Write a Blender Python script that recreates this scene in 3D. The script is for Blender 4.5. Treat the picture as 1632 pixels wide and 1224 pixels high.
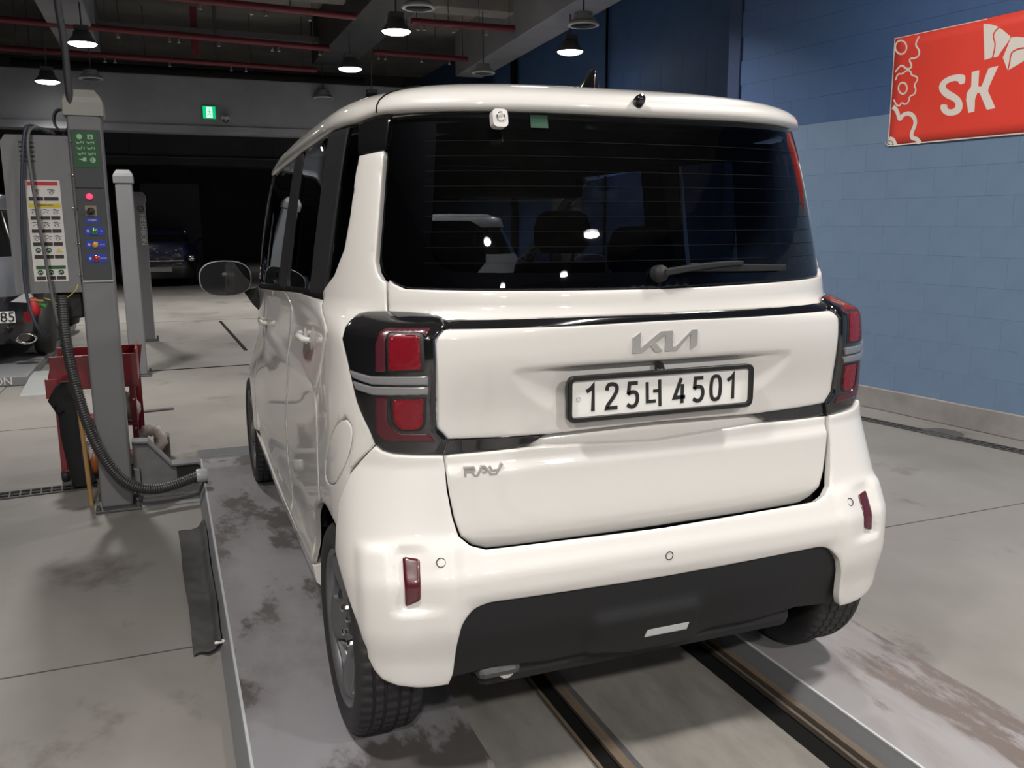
import bpy, math, json
import numpy as np
from mathutils import Vector, Matrix
from mathutils.geometry import delaunay_2d_cdt
SC=bpy.context.scene; C=SC.collection
for o in list(bpy.data.objects): bpy.data.objects.remove(o)
PI=math.pi
GZ=0.07   # height of the lift platforms above the floor; the car stands on them
# ---------------------------------------------------------------- camera, world, lights, exposure
cam=bpy.data.objects.new('camera',bpy.data.cameras.new('camera')); C.objects.link(cam)
yaw,pit,rol=math.radians(21.39051),math.radians(10.39853),math.radians(-0.2283)
fw=Vector((math.sin(yaw)*math.cos(pit),math.cos(yaw)*math.cos(pit),-math.sin(pit)))
r0=Vector((math.cos(yaw),-math.sin(yaw),0)); u0=r0.cross(fw)
rr=r0*math.cos(rol)+u0*math.sin(rol); uu=u0*math.cos(rol)-r0*math.sin(rol)
cam.matrix_world=Matrix(((rr.x,uu.x,-fw.x,-1.153),(rr.y,uu.y,-fw.y,-2.2468),(rr.z,uu.z,-fw.z,1.363+GZ),(0,0,0,1)))
cam.data.sensor_width=36; cam.data.lens=1399.075/1632*36; cam.data.clip_start=.02; cam.data.clip_end=200
SC.camera=cam
W=bpy.data.worlds.new('night'); SC.world=W; W.use_nodes=True
W.node_tree.nodes['Background'].inputs[0].default_value=(.10,.115,.14,1); W.node_tree.nodes['Background'].inputs[1].default_value=.25
SC.view_settings.view_transform='Standard'; SC.view_settings.look='None'; SC.view_settings.gamma=1; SC.view_settings.use_curve_mapping=False
SC.view_settings.exposure=0.0
LAMP_W=122.0
LAMP_C=(1.0,.965,.92)
LIT=[(-2.05,12.7,4.05),(-2.86,15.9,3.93),(2.06,10.3,4.05),(2.05,13.5,4.05),(2.8,15.2,3.72),(4.95,10.8,4.05),
     (2.9,27.0,3.9),(-2.05,5.4,4.1),(2.05,5.2,4.1),(-2.05,-1.2,4.1),(2.05,-1.0,4.1),(-2.05,-5.4,4.1),(2.05,-5.2,4.1),(-2.05,-9.6,4.1),(2.05,-9.4,4.1),(2.3,1.9,4.1)]  # farthest pair behind the camera is added, unseen, to light the car's rear
UNLIT=[(-2.16,16.0,4.02),(1.99,8.9,4.05),(4.23,8.85,4.0),(4.3,13.0,4.02),(2.14,16.8,3.98)]
# ---------------------------------------------------------------- materials
MATS={}
def mat(name,col,rough=.5,metal=0,coat=0,spec=.5,emit=None,es=0,bump=0,bscale=60,var=0,vscale=8):
    if name in MATS: return MATS[name]
    m=bpy.data.materials.new(name); m.use_nodes=True; nt=m.node_tree; b=nt.nodes['Principled BSDF']
    b.inputs['Base Color'].default_value=(*col,1); b.inputs['Roughness'].default_value=rough; b.inputs['Metallic'].default_value=metal
    b.inputs['Coat Weight'].default_value=coat; b.inputs['Coat Roughness'].default_value=.04; b.inputs['Specular IOR Level'].default_value=spec
    if emit: b.inputs['Emission Color'].default_value=(*emit,1); b.inputs['Emission Strength'].default_value=es
    tc=nt.nodes.new('ShaderNodeTexCoord'); n=nt.nodes.new('ShaderNodeTexNoise'); n.inputs['Scale'].default_value=vscale; n.inputs['Detail'].default_value=4
    nt.links.new(tc.outputs['Object'],n.inputs['Vector'])
    mp=nt.nodes.new('ShaderNodeMapRange'); mp.inputs[3].default_value=1-var; mp.inputs[4].default_value=1+var
    nt.links.new(n.outputs[0],mp.inputs[0])
    mx=nt.nodes.new('ShaderNodeVectorMath'); mx.operation='SCALE'; mx.inputs[0].default_value=col; nt.links.new(mp.outputs[0],mx.inputs['Scale'])
    nt.links.new(mx.outputs[0],b.inputs['Base Color'])
    if bump:
        n2=nt.nodes.new('ShaderNodeTexNoise'); n2.inputs['Scale'].default_value=bscale; nt.links.new(tc.outputs['Object'],n2.inputs['Vector'])
        bp=nt.nodes.new('ShaderNodeBump'); bp.inputs['Strength'].default_value=bump; bp.inputs['Distance'].default_value=.01
        nt.links.new(n2.outputs[0],bp.inputs['Height']); nt.links.new(bp.outputs[0],b.inputs['Normal'])
    MATS[name]=m; return m
def stained(name,cols,scale,stretch=(1,1,1),rough=.55,th=(.42,.62),bump=.15,detail=8,scale2=.7,dark=.75,c3=None,c3r=(.6,.68),c3s=1.5):
    """worn surface: two colours mixed by a ragged noise, plus broad tone changes and an optional third stain colour"""
    m=bpy.data.materials.new(name); m.use_nodes=True; nt=m.node_tree; b=nt.nodes['Principled BSDF']; N=nt.nodes.new; Lk=nt.links.new
    tc=N('ShaderNodeTexCoord'); mp=N('ShaderNodeMapping'); mp.inputs['Scale'].default_value=stretch; Lk(tc.outputs['Object'],mp.inputs[0])
    n=N('ShaderNodeTexNoise'); n.inputs['Scale'].default_value=scale; n.inputs['Detail'].default_value=detail; n.inputs['Roughness'].default_value=.65; Lk(mp.outputs[0],n.inputs['Vector'])
    r=N('ShaderNodeMapRange'); r.inputs[1].default_value=th[0]; r.inputs[2].default_value=th[1]; Lk(n.outputs[0],r.inputs[0])
    mx=N('ShaderNodeMix'); mx.data_type='RGBA'; mx.inputs[6].default_value=(*cols[0],1); mx.inputs[7].default_value=(*cols[1],1); Lk(r.outputs[0],mx.inputs[0])
    last=mx.outputs[2]
    if c3:
        n3=N('ShaderNodeTexNoise'); n3.inputs['Scale'].default_value=c3s; n3.inputs['Detail'].default_value=9; n3.inputs['Roughness'].default_value=.7; Lk(mp.outputs[0],n3.inputs['Vector'])
        r3=N('ShaderNodeMapRange'); r3.inputs[1].default_value=c3r[0]; r3.inputs[2].default_value=c3r[1]; Lk(n3.outputs[0],r3.inputs[0])
        m3=N('ShaderNodeMix'); m3.data_type='RGBA'; m3.inputs[7].default_value=(*c3,1); Lk(last,m3.inputs[6]); Lk(r3.outputs[0],m3.inputs[0]); last=m3.outputs[2]
    n2=N('ShaderNodeTexNoise'); n2.inputs['Scale'].default_value=scale2; n2.inputs['Detail'].default_value=3; Lk(tc.outputs['Object'],n2.inputs['Vector'])
    r2=N('ShaderNodeMapRange'); r2.inputs[1].default_value=.3; r2.inputs[2].default_value=.7; r2.inputs[3].default_value=dark; r2.inputs[4].default_value=1; Lk(n2.outputs[0],r2.inputs[0])
    sc=N('ShaderNodeVectorMath'); sc.operation='SCALE'; Lk(last,sc.inputs[0]); Lk(r2.outputs[0],sc.inputs['Scale']); Lk(sc.outputs[0],b.inputs['Base Color'])
    b.inputs['Roughness'].default_value=rough
    bp=N('ShaderNodeBump'); bp.inputs['Strength'].default_value=bump; bp.inputs['Distance'].default_value=.004; Lk(n.outputs[0],bp.inputs['Height']); Lk(bp.outputs[0],b.inputs['Normal'])
    MATS[name]=m; return m
def glassmat(name,tint,ior=1.5,refl=(.9,.95,1)):
    m=bpy.data.materials.new(name); m.use_nodes=True; nt=m.node_tree; nt.nodes.clear(); N=nt.nodes.new
    o=N('ShaderNodeOutputMaterial'); t=N('ShaderNodeBsdfTransparent'); t.inputs[0].default_value=(*tint,1)
    g=N('ShaderNodeBsdfGlossy'); g.inputs['Roughness'].default_value=.015; g.inputs[0].default_value=(*refl,1)
    f=N('ShaderNodeFresnel'); f.inputs[0].default_value=ior; mx=N('ShaderNodeMixShader')
    ns=N('ShaderNodeTexNoise'); ns.inputs['Scale'].default_value=3
    gm=N('ShaderNodeNewGeometry'); inv=N('ShaderNodeMath'); inv.operation='SUBTRACT'; inv.inputs[0].default_value=1; nt.links.new(gm.outputs['Backfacing'],inv.inputs[1]); ml=N('ShaderNodeMath'); ml.operation='MULTIPLY'; nt.links.new(f.outputs[0],ml.inputs[0]); nt.links.new(inv.outputs[0],ml.inputs[1]); nt.links.new(ml.outputs[0],mx.inputs[0]); nt.links.new(t.outputs[0],mx.inputs[1]); nt.links.new(g.outputs[0],mx.inputs[2]); nt.links.new(mx.outputs[0],o.inputs[0])
    MATS[name]=m; return m
WHITE=mat('car white paint',(.60,.578,.55),.38,coat=1,spec=.4)
BGLOSS=mat('black gloss',(.006,.006,.007),.12,coat=1)
BPLAS=mat('black plastic',(.014,.014,.015),.6,spec=.3,bump=.15,bscale=300)
SEAL=mat('dark seam rubber',(.006,.006,.006),.8,spec=.1)
TINT=glassmat('rear privacy glass',(.42,.43,.46),1.5)
TINT2=glassmat('side glass',(.45,.46,.48),1.5)
CLEAR=glassmat('windscreen glass',(.75,.8,.8),1.45)
RED=mat('tail lamp red',(.16,.004,.010),.3,coat=.35,spec=.3)
DRED=mat('tail lamp dark red frame',(.065,.012,.018),.3,coat=.4,spec=.3)
LGREY=mat('clear lamp strip',(.22,.22,.23),.25,coat=1,metal=.3)
CHROME=mat('chrome',(.8,.8,.8),.12,metal=1)
EMBL=mat('satin emblem metal',(.52,.50,.48),.28,metal=.75)
DARKINT=mat('dark interior trim',(.012,.012,.013),.8)
SEATM=mat('dark seat fabric',(.014,.014,.016),.85,bump=.2,bscale=200)
RUB=mat('tyre rubber',(.018,.018,.019),.62,bump=.1,bscale=200)
RIMM=mat('grey alloy',(.20,.20,.21),.32,metal=.7,var=.05)
PLATEW=mat('number plate white',(.72,.71,.68),.3,coat=.4)
BLK=mat('printed black',(.01,.01,.01),.5)
STEEL=mat('machine grey paint',(.175,.178,.186),.5,var=.08,vscale=5,bump=.05)
STEELD=mat('worn dark steel',(.10,.10,.10),.5,metal=.4,var=.3,vscale=9,bump=.2,bscale=40)
PANELD=mat('dark grey control face',(.05,.054,.06),.45)
REDP=mat('red painted steel',(.20,.008,.016),.38,coat=.4,var=.2)
REDPIPE=mat('red pipe paint',(.13,.012,.02),.55,var=.15)
WOOD=mat('pale stick wood',(.38,.22,.08),.6,var=.25,vscale=14)
RAG=mat('grubby white rag',(.42,.37,.35),.9,var=.25,vscale=12,bump=.5,bscale=50)
CARD=mat('brown cardboard box',(.13,.10,.08),.85,var=.2)
HOSE=mat('black ribbed hose',(.035,.035,.037),.42)
CABLE=mat('grey black cable',(.045,.045,.05),.5)
CONC=stained('ceiling concrete',[(.24,.23,.215),(.30,.285,.265)],1.6,bump=.1)
BEAM=stained('painted beam grey',[(.26,.265,.29),(.31,.315,.34)],.8,bump=.05)
DKBEAM=stained('dark beam grey',[(.045,.047,.05),(.06,.062,.066)],.8,bump=.05)
FLOOR=stained('sealed concrete floor',[(.245,.232,.215),(.185,.174,.160)],1.1,(1,.7,1),rough=.42,th=(.45,.75),bump=.04,scale2=.45,dark=.72,c3=(.11,.098,.082),c3r=(.57,.70),c3s=1.5)
PLATM=stained('worn grey platform paint',[(.235,.225,.24),(.18,.17,.175)],3.2,(1,.55,1),rough=.42,th=(.45,.6),bump=.06,scale2=1.2,dark=.85,c3=(.085,.078,.076),c3r=(.51,.55),c3s=1.5)
PLATR=stained('worn grey platform paint brown',[(.25,.24,.245),(.20,.185,.18)],3.0,(1.6,.4,1),rough=.42,th=(.45,.6),bump=.06,scale2=1.2,dark=.85,c3=(.12,.10,.09),c3r=(.55,.60),c3s=2.2)
PITC=stained('pit cover concrete',[(.23,.215,.195),(.15,.14,.125)],2.2,(1.5,.5,1),rough=.6,bump=.1)
RUST=stained('rusty rail steel',[(.13,.095,.065),(.075,.068,.062)],9,(1,.2,1),rough=.55,bump=.3)
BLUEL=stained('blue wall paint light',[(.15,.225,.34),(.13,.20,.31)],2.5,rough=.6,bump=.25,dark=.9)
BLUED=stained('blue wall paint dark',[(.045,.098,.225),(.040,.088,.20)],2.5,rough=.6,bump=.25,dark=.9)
JOINT=mat('wall joint shadow blue',(.05,.08,.13),.8)
CURB=stained('grey wall base',[(.33,.31,.30),(.26,.245,.235)],3,rough=.7,dark=.8)
BANR=mat('banner red vinyl',(.72,.055,.035),.45,var=.06,vscale=2)
BANW=mat('banner white print',(.72,.66,.60),.45)
GREEN=mat('green print',(.015,.085,.028),.5); GREENL=mat('pale green print',(.30,.50,.32),.5)
STW=mat('sticker white',(.62,.60,.58),.5); STR=mat('sticker red',(.5,.02,.03),.5); STY=mat('sticker yellow',(.62,.47,.02),.5); STB=mat('sticker blue',(.02,.045,.38),.45); STBR=mat('sticker dark brown',(.03,.022,.02),.5)
MATC=stained('black floor cloth',[(.040,.040,.042),(.065,.065,.066)],5,rough=.9,bump=.6)
LAMPHOUS=mat('lamp housing grey',(.10,.10,.105),.5,metal=.3)
LAMPRING=mat('lamp reflector rim',(.42,.43,.44),.35)
GLOW=mat('lit lamp diffuser',(.9,.9,.9),.5,emit=(1,.98,.95),es=14)
UNG=mat('unlit lamp diffuser',(.16,.165,.17),.4)
EXITG=mat('exit sign green glow',(.0,.3,.1),.5,emit=(.0,.55,.22),es=1.0); EXITW=mat('exit sign white glow',(.8,.9,.85),.5,emit=(.75,1,.85),es=1.0)
LEDR=mat('red pilot lamp glow',(.8,.02,.06),.3,emit=(1,.04,.12),es=1.6)
BTNG=mat('green push button',(.02,.22,.03),.3,coat=.5); BTNY=mat('yellow push button',(.7,.36,.01),.3,coat=.5); BTNR=mat('red push button',(.5,.01,.015),.3,coat=.5)
SILV=mat('silver grey car paint',(.17,.18,.20),.35,metal=.3,coat=1); NAVY=mat('navy car paint',(.006,.010,.045),.35,coat=1); CBLK=mat('black car paint',(.008,.008,.010),.3,coat=1)
# ---------------------------------------------------------------- object helpers
def link(o,parent=None,label=None,cat=None,group=None,kind=None):
    if o.name not in C.objects: C.objects.link(o)
    if parent: o.parent=parent
    if label: o['label']=label
    if cat: o['category']=cat
    if group: o['group']=group
    if kind: o['kind']=kind
    return o
def empty(name,loc,label,cat,group=None,rz=0):
    o=bpy.data.objects.new(name,None); o.location=loc; o.rotation_euler[2]=rz; o.empty_display_size=.2
    return link(o,None,label,cat,group)
class MB:
    def __init__(s): s.v=[]; s.f=[]; s.sm=[]
    def add(s,vs,fs,smooth=False):
        n=len(s.v); s.v+= [tuple(map(float,q)) for q in vs]; s.f+=[tuple(i+n for i in q) for q in fs]; s.sm+=[smooth]*len(fs); return s
    def box(s,x0,x1,y0,y1,z0,z1,M=None):
        vs=[(x,y,z) for x in (x0,x1) for y in (y0,y1) for z in (z0,z1)]
        if M is not None: vs=[M@Vector(q) for q in vs]
        return s.add(vs,[(0,1,3,2),(4,6,7,5),(0,4,5,1),(2,3,7,6),(0,2,6,4),(1,5,7,3)])
    def tube(s,pts,r,n=10,caps=True,sm=True):
        pts=[Vector(p) for p in pts]; k=len(pts); rs=r if isinstance(r,(list,tuple)) else [r]*k
        vs=[]; up=Vector((0,0,1)); prev=None
        for i in range(k):
            t=(pts[min(i+1,k-1)]-pts[max(i-1,0)]).normalized()
            if prev is None:
                a=Vector((1,0,0)) if abs(t.x)<.8 else Vector((0,1,0)); prev=(a-t*a.dot(t)).normalized()
            else: prev=(prev-t*prev.dot(t)).normalized()
            b=t.cross(prev)
            vs+=[pts[i]+(prev*math.cos(2*PI*j/n)+b*math.sin(2*PI*j/n))*rs[i] for j in range(n)]
        fs=[(i*n+j,i*n+(j+1)%n,(i+1)*n+(j+1)%n,(i+1)*n+j) for i in range(k-1) for j in range(n)]
        s.add(vs,fs,sm)
        if caps: s.add(vs[:n],[tuple(range(n))[::-1]]); s.add(vs[-n:],[tuple(range(n))])
        return s
    def lathe(s,prof,M=None,n=32,sm=True,mod=None):
        """prof: (r, h) pairs about local z; M places it"""
        vs=[]
        for j in range(n):
            a=2*PI*j/n
            for i,(r,h) in enumerate(prof):
                q=r+(mod(i,j) if mod else 0); p=Vector((q*math.cos(a),q*math.sin(a),h)); vs.append(M@p if M is not None else p)
        k=len(prof)
        return s.add(vs,[(j*k+i,((j+1)%n)*k+i,((j+1)%n)*k+i+1,j*k+i+1) for j in range(n) for i in range(k-1)],sm)
    def ring(s,rings,close=False,sm=True,cap0=False,cap1=False):
        n=len(rings[0]); vs=[p for r in rings for p in r]
        fs=[(i*n+j,i*n+(j+1)%n,(i+1)*n+(j+1)%n,(i+1)*n+j) for i in range(len(rings)-1) for j in range(n if not close else n)]
        s.add(vs,fs,sm)
        if cap0: s.add(rings[0],[tuple(range(n))[::-1]])
        if cap1: s.add(rings[-1],[tuple(range(n))])
        return s
    def prism(s,poly,M,d,sm=False):
        """poly 2-D in local xy extruded along local z by d"""
        n=len(poly); a=[M@Vector((x,y,0)) for x,y in poly]; b=[M@Vector((x,y,d)) for x,y in poly]
        s.add(a+b,[(i,(i+1)%n,n+(i+1)%n,n+i) for i in range(n)],sm)
        s.add(a,[tuple(range(n))[::-1]]); return s.add(b,[tuple(range(n))])
    def build(s,name,m,parent=None,label=None,cat=None,group=None,kind=None,bevel=0,seg=2,fix=True):
        me=bpy.data.meshes.new(name); me.from_pydata(s.v,[],s.f); me.update()
        for i,p in enumerate(me.polygons): p.use_smooth=s.sm[i]
        if fix:
            import bmesh
            bm=bmesh.new(); bm.from_mesh(me); bmesh.ops.recalc_face_normals(bm,faces=bm.faces); bm.to_mesh(me); bm.free()
        me.materials.append(m); o=bpy.data.objects.new(name,me); link(o,parent,label,cat,group,kind)
        if bevel:
            b=o.modifiers.new('bevel','BEVEL'); b.width=bevel; b.segments=seg; b.limit_method='ANGLE'; b.angle_limit=.7
        return o
def bx(name,x0,x1,y0,y1,z0,z1,m,parent=None,bevel=.004,**k): return MB().box(x0,x1,y0,y1,z0,z1).build(name,m,parent,bevel=bevel,**k)
def fr(o,x,y,z):
    """frame with origin o and axes x,y,z"""
    x,y,z=Vector(x),Vector(y),Vector(z); o=Vector(o)
    return Matrix(((x.x,y.x,z.x,o.x),(x.y,y.y,z.y,o.y),(x.z,y.z,z.z,o.z),(0,0,0,1)))
YF=lambda x,y,z: fr((x,y,z),(1,0,0),(0,0,1),(0,-1,0))    # drawing plane facing -Y
def stroke(pts,w,close=False):
    """outline quads of a polyline as a list of polygons (mitred)"""
    P=[Vector((a,b)) for a,b in pts]; n=len(P); L=[];R=[]
    for i in range(n):
        a=P[(i-1)%n] if (close or i>0) else P[i]; b=P[(i+1)%n] if (close or i<n-1) else P[i]
        d1=(P[i]-a); d2=(b-P[i]); d1=d1.normalized() if d1.length>1e-9 else d2.normalized(); d2=d2.normalized() if d2.length>1e-9 else d1
        t=(d1+d2); t=t.normalized() if t.length>1e-6 else d1
        nn=Vector((-t.y,t.x)); k=max(.45,nn.dot(Vector((-d1.y,d1.x)))); L.append(P[i]+nn*(w/2/k)); R.append(P[i]-nn*(w/2/k))
    m=n if close else n-1
    return [[tuple(L[i]),tuple(L[(i+1)%n]),tuple(R[(i+1)%n]),tuple(R[i])] for i in range(m)]
def strokes(mb,lst,M,d):
    for q in lst: mb.prism(q,M,d)
def smooth(pts,it=2,close=False):
    for _ in range(it):
        r=[] if close else [pts[0]]; n=len(pts)
        for i in range(n if close else n-1):
            a=pts[i]; b=pts[(i+1)%n]
            r+=[tuple(a[k]*.75+b[k]*.25 for k in range(len(a))),tuple(a[k]*.25+b[k]*.75 for k in range(len(a)))]
        if not close: r.append(pts[-1])
        pts=r
    return pts
def textobj(name,s,size,M,m,parent,depth=.002,**k):
    cu=bpy.data.curves.new(name,'FONT'); cu.body=s; cu.size=size; cu.extrude=depth; cu.align_x='CENTER'; cu.align_y='CENTER'
    t=bpy.data.objects.new(name,cu); C.objects.link(t)
    dg=bpy.context.evaluated_depsgraph_get(); me=bpy.data.meshes.new_from_object(t.evaluated_get(dg)); bpy.data.objects.remove(t)
    me.transform(M); me.materials.clear(); me.materials.append(m); o=bpy.data.objects.new(name,me); return link(o,parent,**k)
def inpoly(px,py,poly):
    r=np.zeros(px.shape,bool); n=len(poly)
    for i in range(n):
        x0,y0=poly[i]; x1,y1=poly[(i+1)%n]
        if y0==y1: continue
        c=((y0>py)!=(y1>py))&(px<(x1-x0)*(py-y0)/(y1-y0)+x0); r^=c
    return r
def edist(px,py,poly,sx=1.0):
    d=np.full(px.shape,1e9); n=len(poly)
    for i in range(n):
        ax,ay=poly[i]; bx_,by=poly[(i+1)%n]; ax*=sx; bx_*=sx; X=px*sx
        ux,uy=bx_-ax,by-ay; L=ux*ux+uy*uy+1e-12; t=np.clip(((X-ax)*ux+(py-ay)*uy)/L,0,1)
        d=np.minimum(d,np.hypot(X-ax-t*ux,py-ay-t*uy))
    return d
def resample(poly,h,sx=1.0):
    o=[];n=len(poly)
    for i in range(n):
        a=poly[i];b=poly[(i+1)%n]; k=max(1,int(math.hypot((b[0]-a[0])*sx,b[1]-a[1])/h+.5))
        for j in range(k): t=j/k; o.append((a[0]+(b[0]-a[0])*t,a[1]+(b[1]-a[1])*t))
    return o
def roundc(poly,r,sx=1.0,skip=()):
    """round the corners of a closed polygon by radius-like distance r"""
    o=[];n=len(poly)
    for i in range(n):
        if i in skip or r<=0: o.append(poly[i]); continue
        p=poly[i];a=poly[i-1];b=poly[(i+1)%n]
        la=math.hypot((a[0]-p[0])*sx,a[1]-p[1]); lb=math.hypot((b[0]-p[0])*sx,b[1]-p[1]); k=min(r,la*.45,lb*.45)
        A=(p[0]+(a[0]-p[0])*k/la,p[1]+(a[1]-p[1])*k/la) if la>0 else p; B=(p[0]+(b[0]-p[0])*k/lb,p[1]+(b[1]-p[1])*k/lb) if lb>0 else p
        for t in (0,.25,.5,.75,1): o.append(tuple(A[c]*(1-t)**2+2*p[c]*t*(1-t)+B[c]*t*t for c in (0,1)))
    return o
def cdt(poly,holes,h,sx):
    """triangulate polygon with a grid of inner points; returns pts, tris, edge distance"""
    loops=[resample(poly,h,sx)]+[resample(q,h,sx) for q in holes]
    pts=[];ed=[]
    for lp in loops:
        k=len(pts); pts+=lp; ed+=[(k+i,k+(i+1)%len(lp)) for i in range(len(lp))]
    nb=len(pts); xs=[p[0] for p in loops[0]]; ys=[p[1] for p in loops[0]]
    gx=np.arange(min(xs)+h/sx*.5,max(xs),h/sx); gy=np.arange(min(ys)+h*.5,max(ys),h); X,Y=np.meshgrid(gx,gy); X[1::2]+=h/sx*.5; X=X.ravel();Y=Y.ravel()
    ex=[];ey=[]
    for lp in loops:     # extra rows just inside the rim
        n=len(lp)
        for i in range(n):
            a=lp[i-1];b=lp[(i+1)%n]; tx,ty=(b[0]-a[0])*sx,b[1]-a[1]; L=math.hypot(tx,ty)+1e-9; nx,ny=-ty/L,tx/L
            for dd in (.0022,.0055):
                for s in (1,-1): ex.append(lp[i][0]+s*nx*dd/sx); ey.append(lp[i][1]+s*ny*dd)
    ex=np.array(ex);ey=np.array(ey)
    def keep(X,Y,dmin):
        k=inpoly(X,Y,poly)
        for q in holes: k&=~inpoly(X,Y,q)
        X=X[k];Y=Y[k]; d=edist(X,Y,poly,sx)
        for q in holes: d=np.minimum(d,edist(X,Y,q,sx))
        k=d>dmin; return X[k],Y[k]
    X,Y=keep(X,Y,max(.008,h*.45)) if h>.01 else keep(X,Y,.0085)
    ex,ey=keep(ex,ey,.0019)
    allp=[Vector((a*sx,b)) for a,b in pts]+[Vector((a*sx,b)) for a,b in zip(X,Y)]+[Vector((a*sx,b)) for a,b in zip(ex,ey)]
    V,E,F,_,_,_=delaunay_2d_cdt(allp,ed,[],0,1e-6)
    V=[(v.x/sx,v.y) for v in V]; cx=np.array([sum(V[i][0] for i in f)/3 for f in F]); cy=np.array([sum(V[i][1] for i in f)/3 for f in F])
    k=inpoly(cx,cy,poly)
    for q in holes: k&=~inpoly(cx,cy,q)
    F=[f for f,g in zip(F,k) if g]
    vx=np.array([v[0] for v in V]);vy=np.array([v[1] for v in V]); d=edist(vx,vy,poly,sx)
    for q in holes: d=np.minimum(d,edist(vx,vy,q,sx))
    return V,F,d
def rim(F):
    e={}
    for f in F:
        for i in range(len(f)):
            a,b=f[i],f[(i+1)%len(f)]; e[(a,b)]=1
    return [(a,b) for (a,b) in e if (b,a) not in e]
def shell(name,pf,poly,m,parent,th=.012,h=.012,sx=1.0,rnd=.003,holes=(),disp=None,**k):
    """pf(u,v,off)->point ; builds a rounded-edge sheet of thickness th following pf"""
    V,F,d=cdt(poly,list(holes),h,sx); n=len(V)
    P=[];Q=[]
    for (u,v),e in zip(V,d):
        off=0.0
        if rnd>0 and e<rnd*2: q=1-e/(rnd*2); off-=rnd*(1-math.sqrt(max(0,1-q*q)))
        if disp: off+=disp(u,v,e)
        P.append(pf(u,v,off)); Q.append(pf(u,v,off-th))
    c=Vector((0,0,0))
    f0=F[len(F)//2]; a,b,c_=[Vector(P[i]) for i in f0]; nn=(b-a).cross(c_-a); out=Vector(P[f0[0]])-Vector(Q[f0[0]])
    if nn.dot(out)<0: F=[tuple(reversed(f)) for f in F]
    R=rim(F); mb=MB(); mb.add(P,F,True)
    rv={};vs=[];
    for a,b in R:
        for i in (a,b):
            if i not in rv: rv[i]=len(vs); vs+=[P[i],Q[i]]
    mb.add(vs,[(rv[b],rv[a],rv[a]+1,rv[b]+1) for a,b in R],True)
    mb.add(Q,[tuple(reversed(f)) for f in F],True)
    return mb.build(name,m,parent,fix=False,**k)

# ---- body surface of the car
def pch(tab, z):
    # monotone-ish cubic (catmull rom on non uniform, clamped)
    n=len(tab)
    if z<=tab[0][0]: return tab[0][1]
    if z>=tab[-1][0]: return tab[-1][1]
    i=0
    while tab[i+1][0]<z: i+=1
    x0,y0=tab[i]; x1,y1=tab[i+1]; h=x1-x0
    d=(y1-y0)/h
    def slope(j):
        if j<=0 or j>=n-1: return None
        a=(tab[j][1]-tab[j-1][1])/(tab[j][0]-tab[j-1][0]); b=(tab[j+1][1]-tab[j][1])/(tab[j+1][0]-tab[j][0])
        if a*b<=0: return 0.0
        return 2*a*b/(a+b)
    m0=slope(i); m1=slope(i+1)
    if m0 is None: m0=d
    if m1 is None: m1=d
    t=(z-x0)/h; t2=t*t; t3=t2*t
    return (2*t3-3*t2+1)*y0+(t3-2*t2+t)*h*m0+(-2*t3+3*t2)*y1+(t3-t2)*h*m1
# half width, rear y at centre, y where the side begins, roundness exponent
SURF={
'gate':dict(W=[(.2,.785),(.35,.80),(.6,.80),(.9,.797),(1.03,.79),(1.12,.785),(1.25,.768),(1.4,.745),(1.55,.720),(1.64,.700)],
  R=[(.2,-.32),(.58,-.335),(.80,-.325),(.90,-.33),(1.07,-.352),(1.12,-.350),(1.16,-.338),(1.3,-.31),(1.6,-.215),(1.66,-.19)],
  E=[(.2,.05),(.8,.05),(1.1,.10),(1.16,.40),(1.6,.45)], N=[(.2,4.4),(.8,4.2),(1.10,3.9),(1.16,3.1),(1.6,3.3)]),
'bumper':dict(W=[(.16,.78),(.2,.795),(.26,.808),(.4,.815),(.55,.816),(.8,.803)],
  R=[(.16,-.34),(.2,-.375),(.26,-.395),(.45,-.407),(.53,-.405),(.57,-.39),(.65,-.36),(.80,-.335)],
  E=[(.16,.0),(.5,.0),(.8,.05)], N=[(.16,5.0),(.3,6),(.5,6.2),(.8,4.6)]),
}
def plan(y):  # side taper towards the front
    return -0.0*(y<0)
def side_w(W,y,z):
    k=min(1,max(0,(z-.6)/.3))
    f=0.0
    if y>1.3: f+=k*.075*((y-1.3)/1.0)**2
    if y>2.0: f+=(1-k)*.08*((y-2.0)/1.0)**2
    return W-f
def S(name,s,z):
    q=SURF[name]; W=pch(q['W'],z); R=pch(q['R'],z); E=pch(q['E'],z); N=pch(q['N'],z)
    sg=-1 if s<0 else 1; s=abs(s); L=E-R; u45=2**(-1/N)
    if s<=.5:
        u=2*s*u45; x=W*u; y=E-L*(1-u**N)**(1/N)
    elif s<=1:
        v=(1-2*(s-.5))*u45; y=E-L*v; x=W*(1-v**N)**(1/N)
    else:
        y=E+(s-1); x=side_w(W,y,z)
    return (sg*x,y,z)

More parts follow.
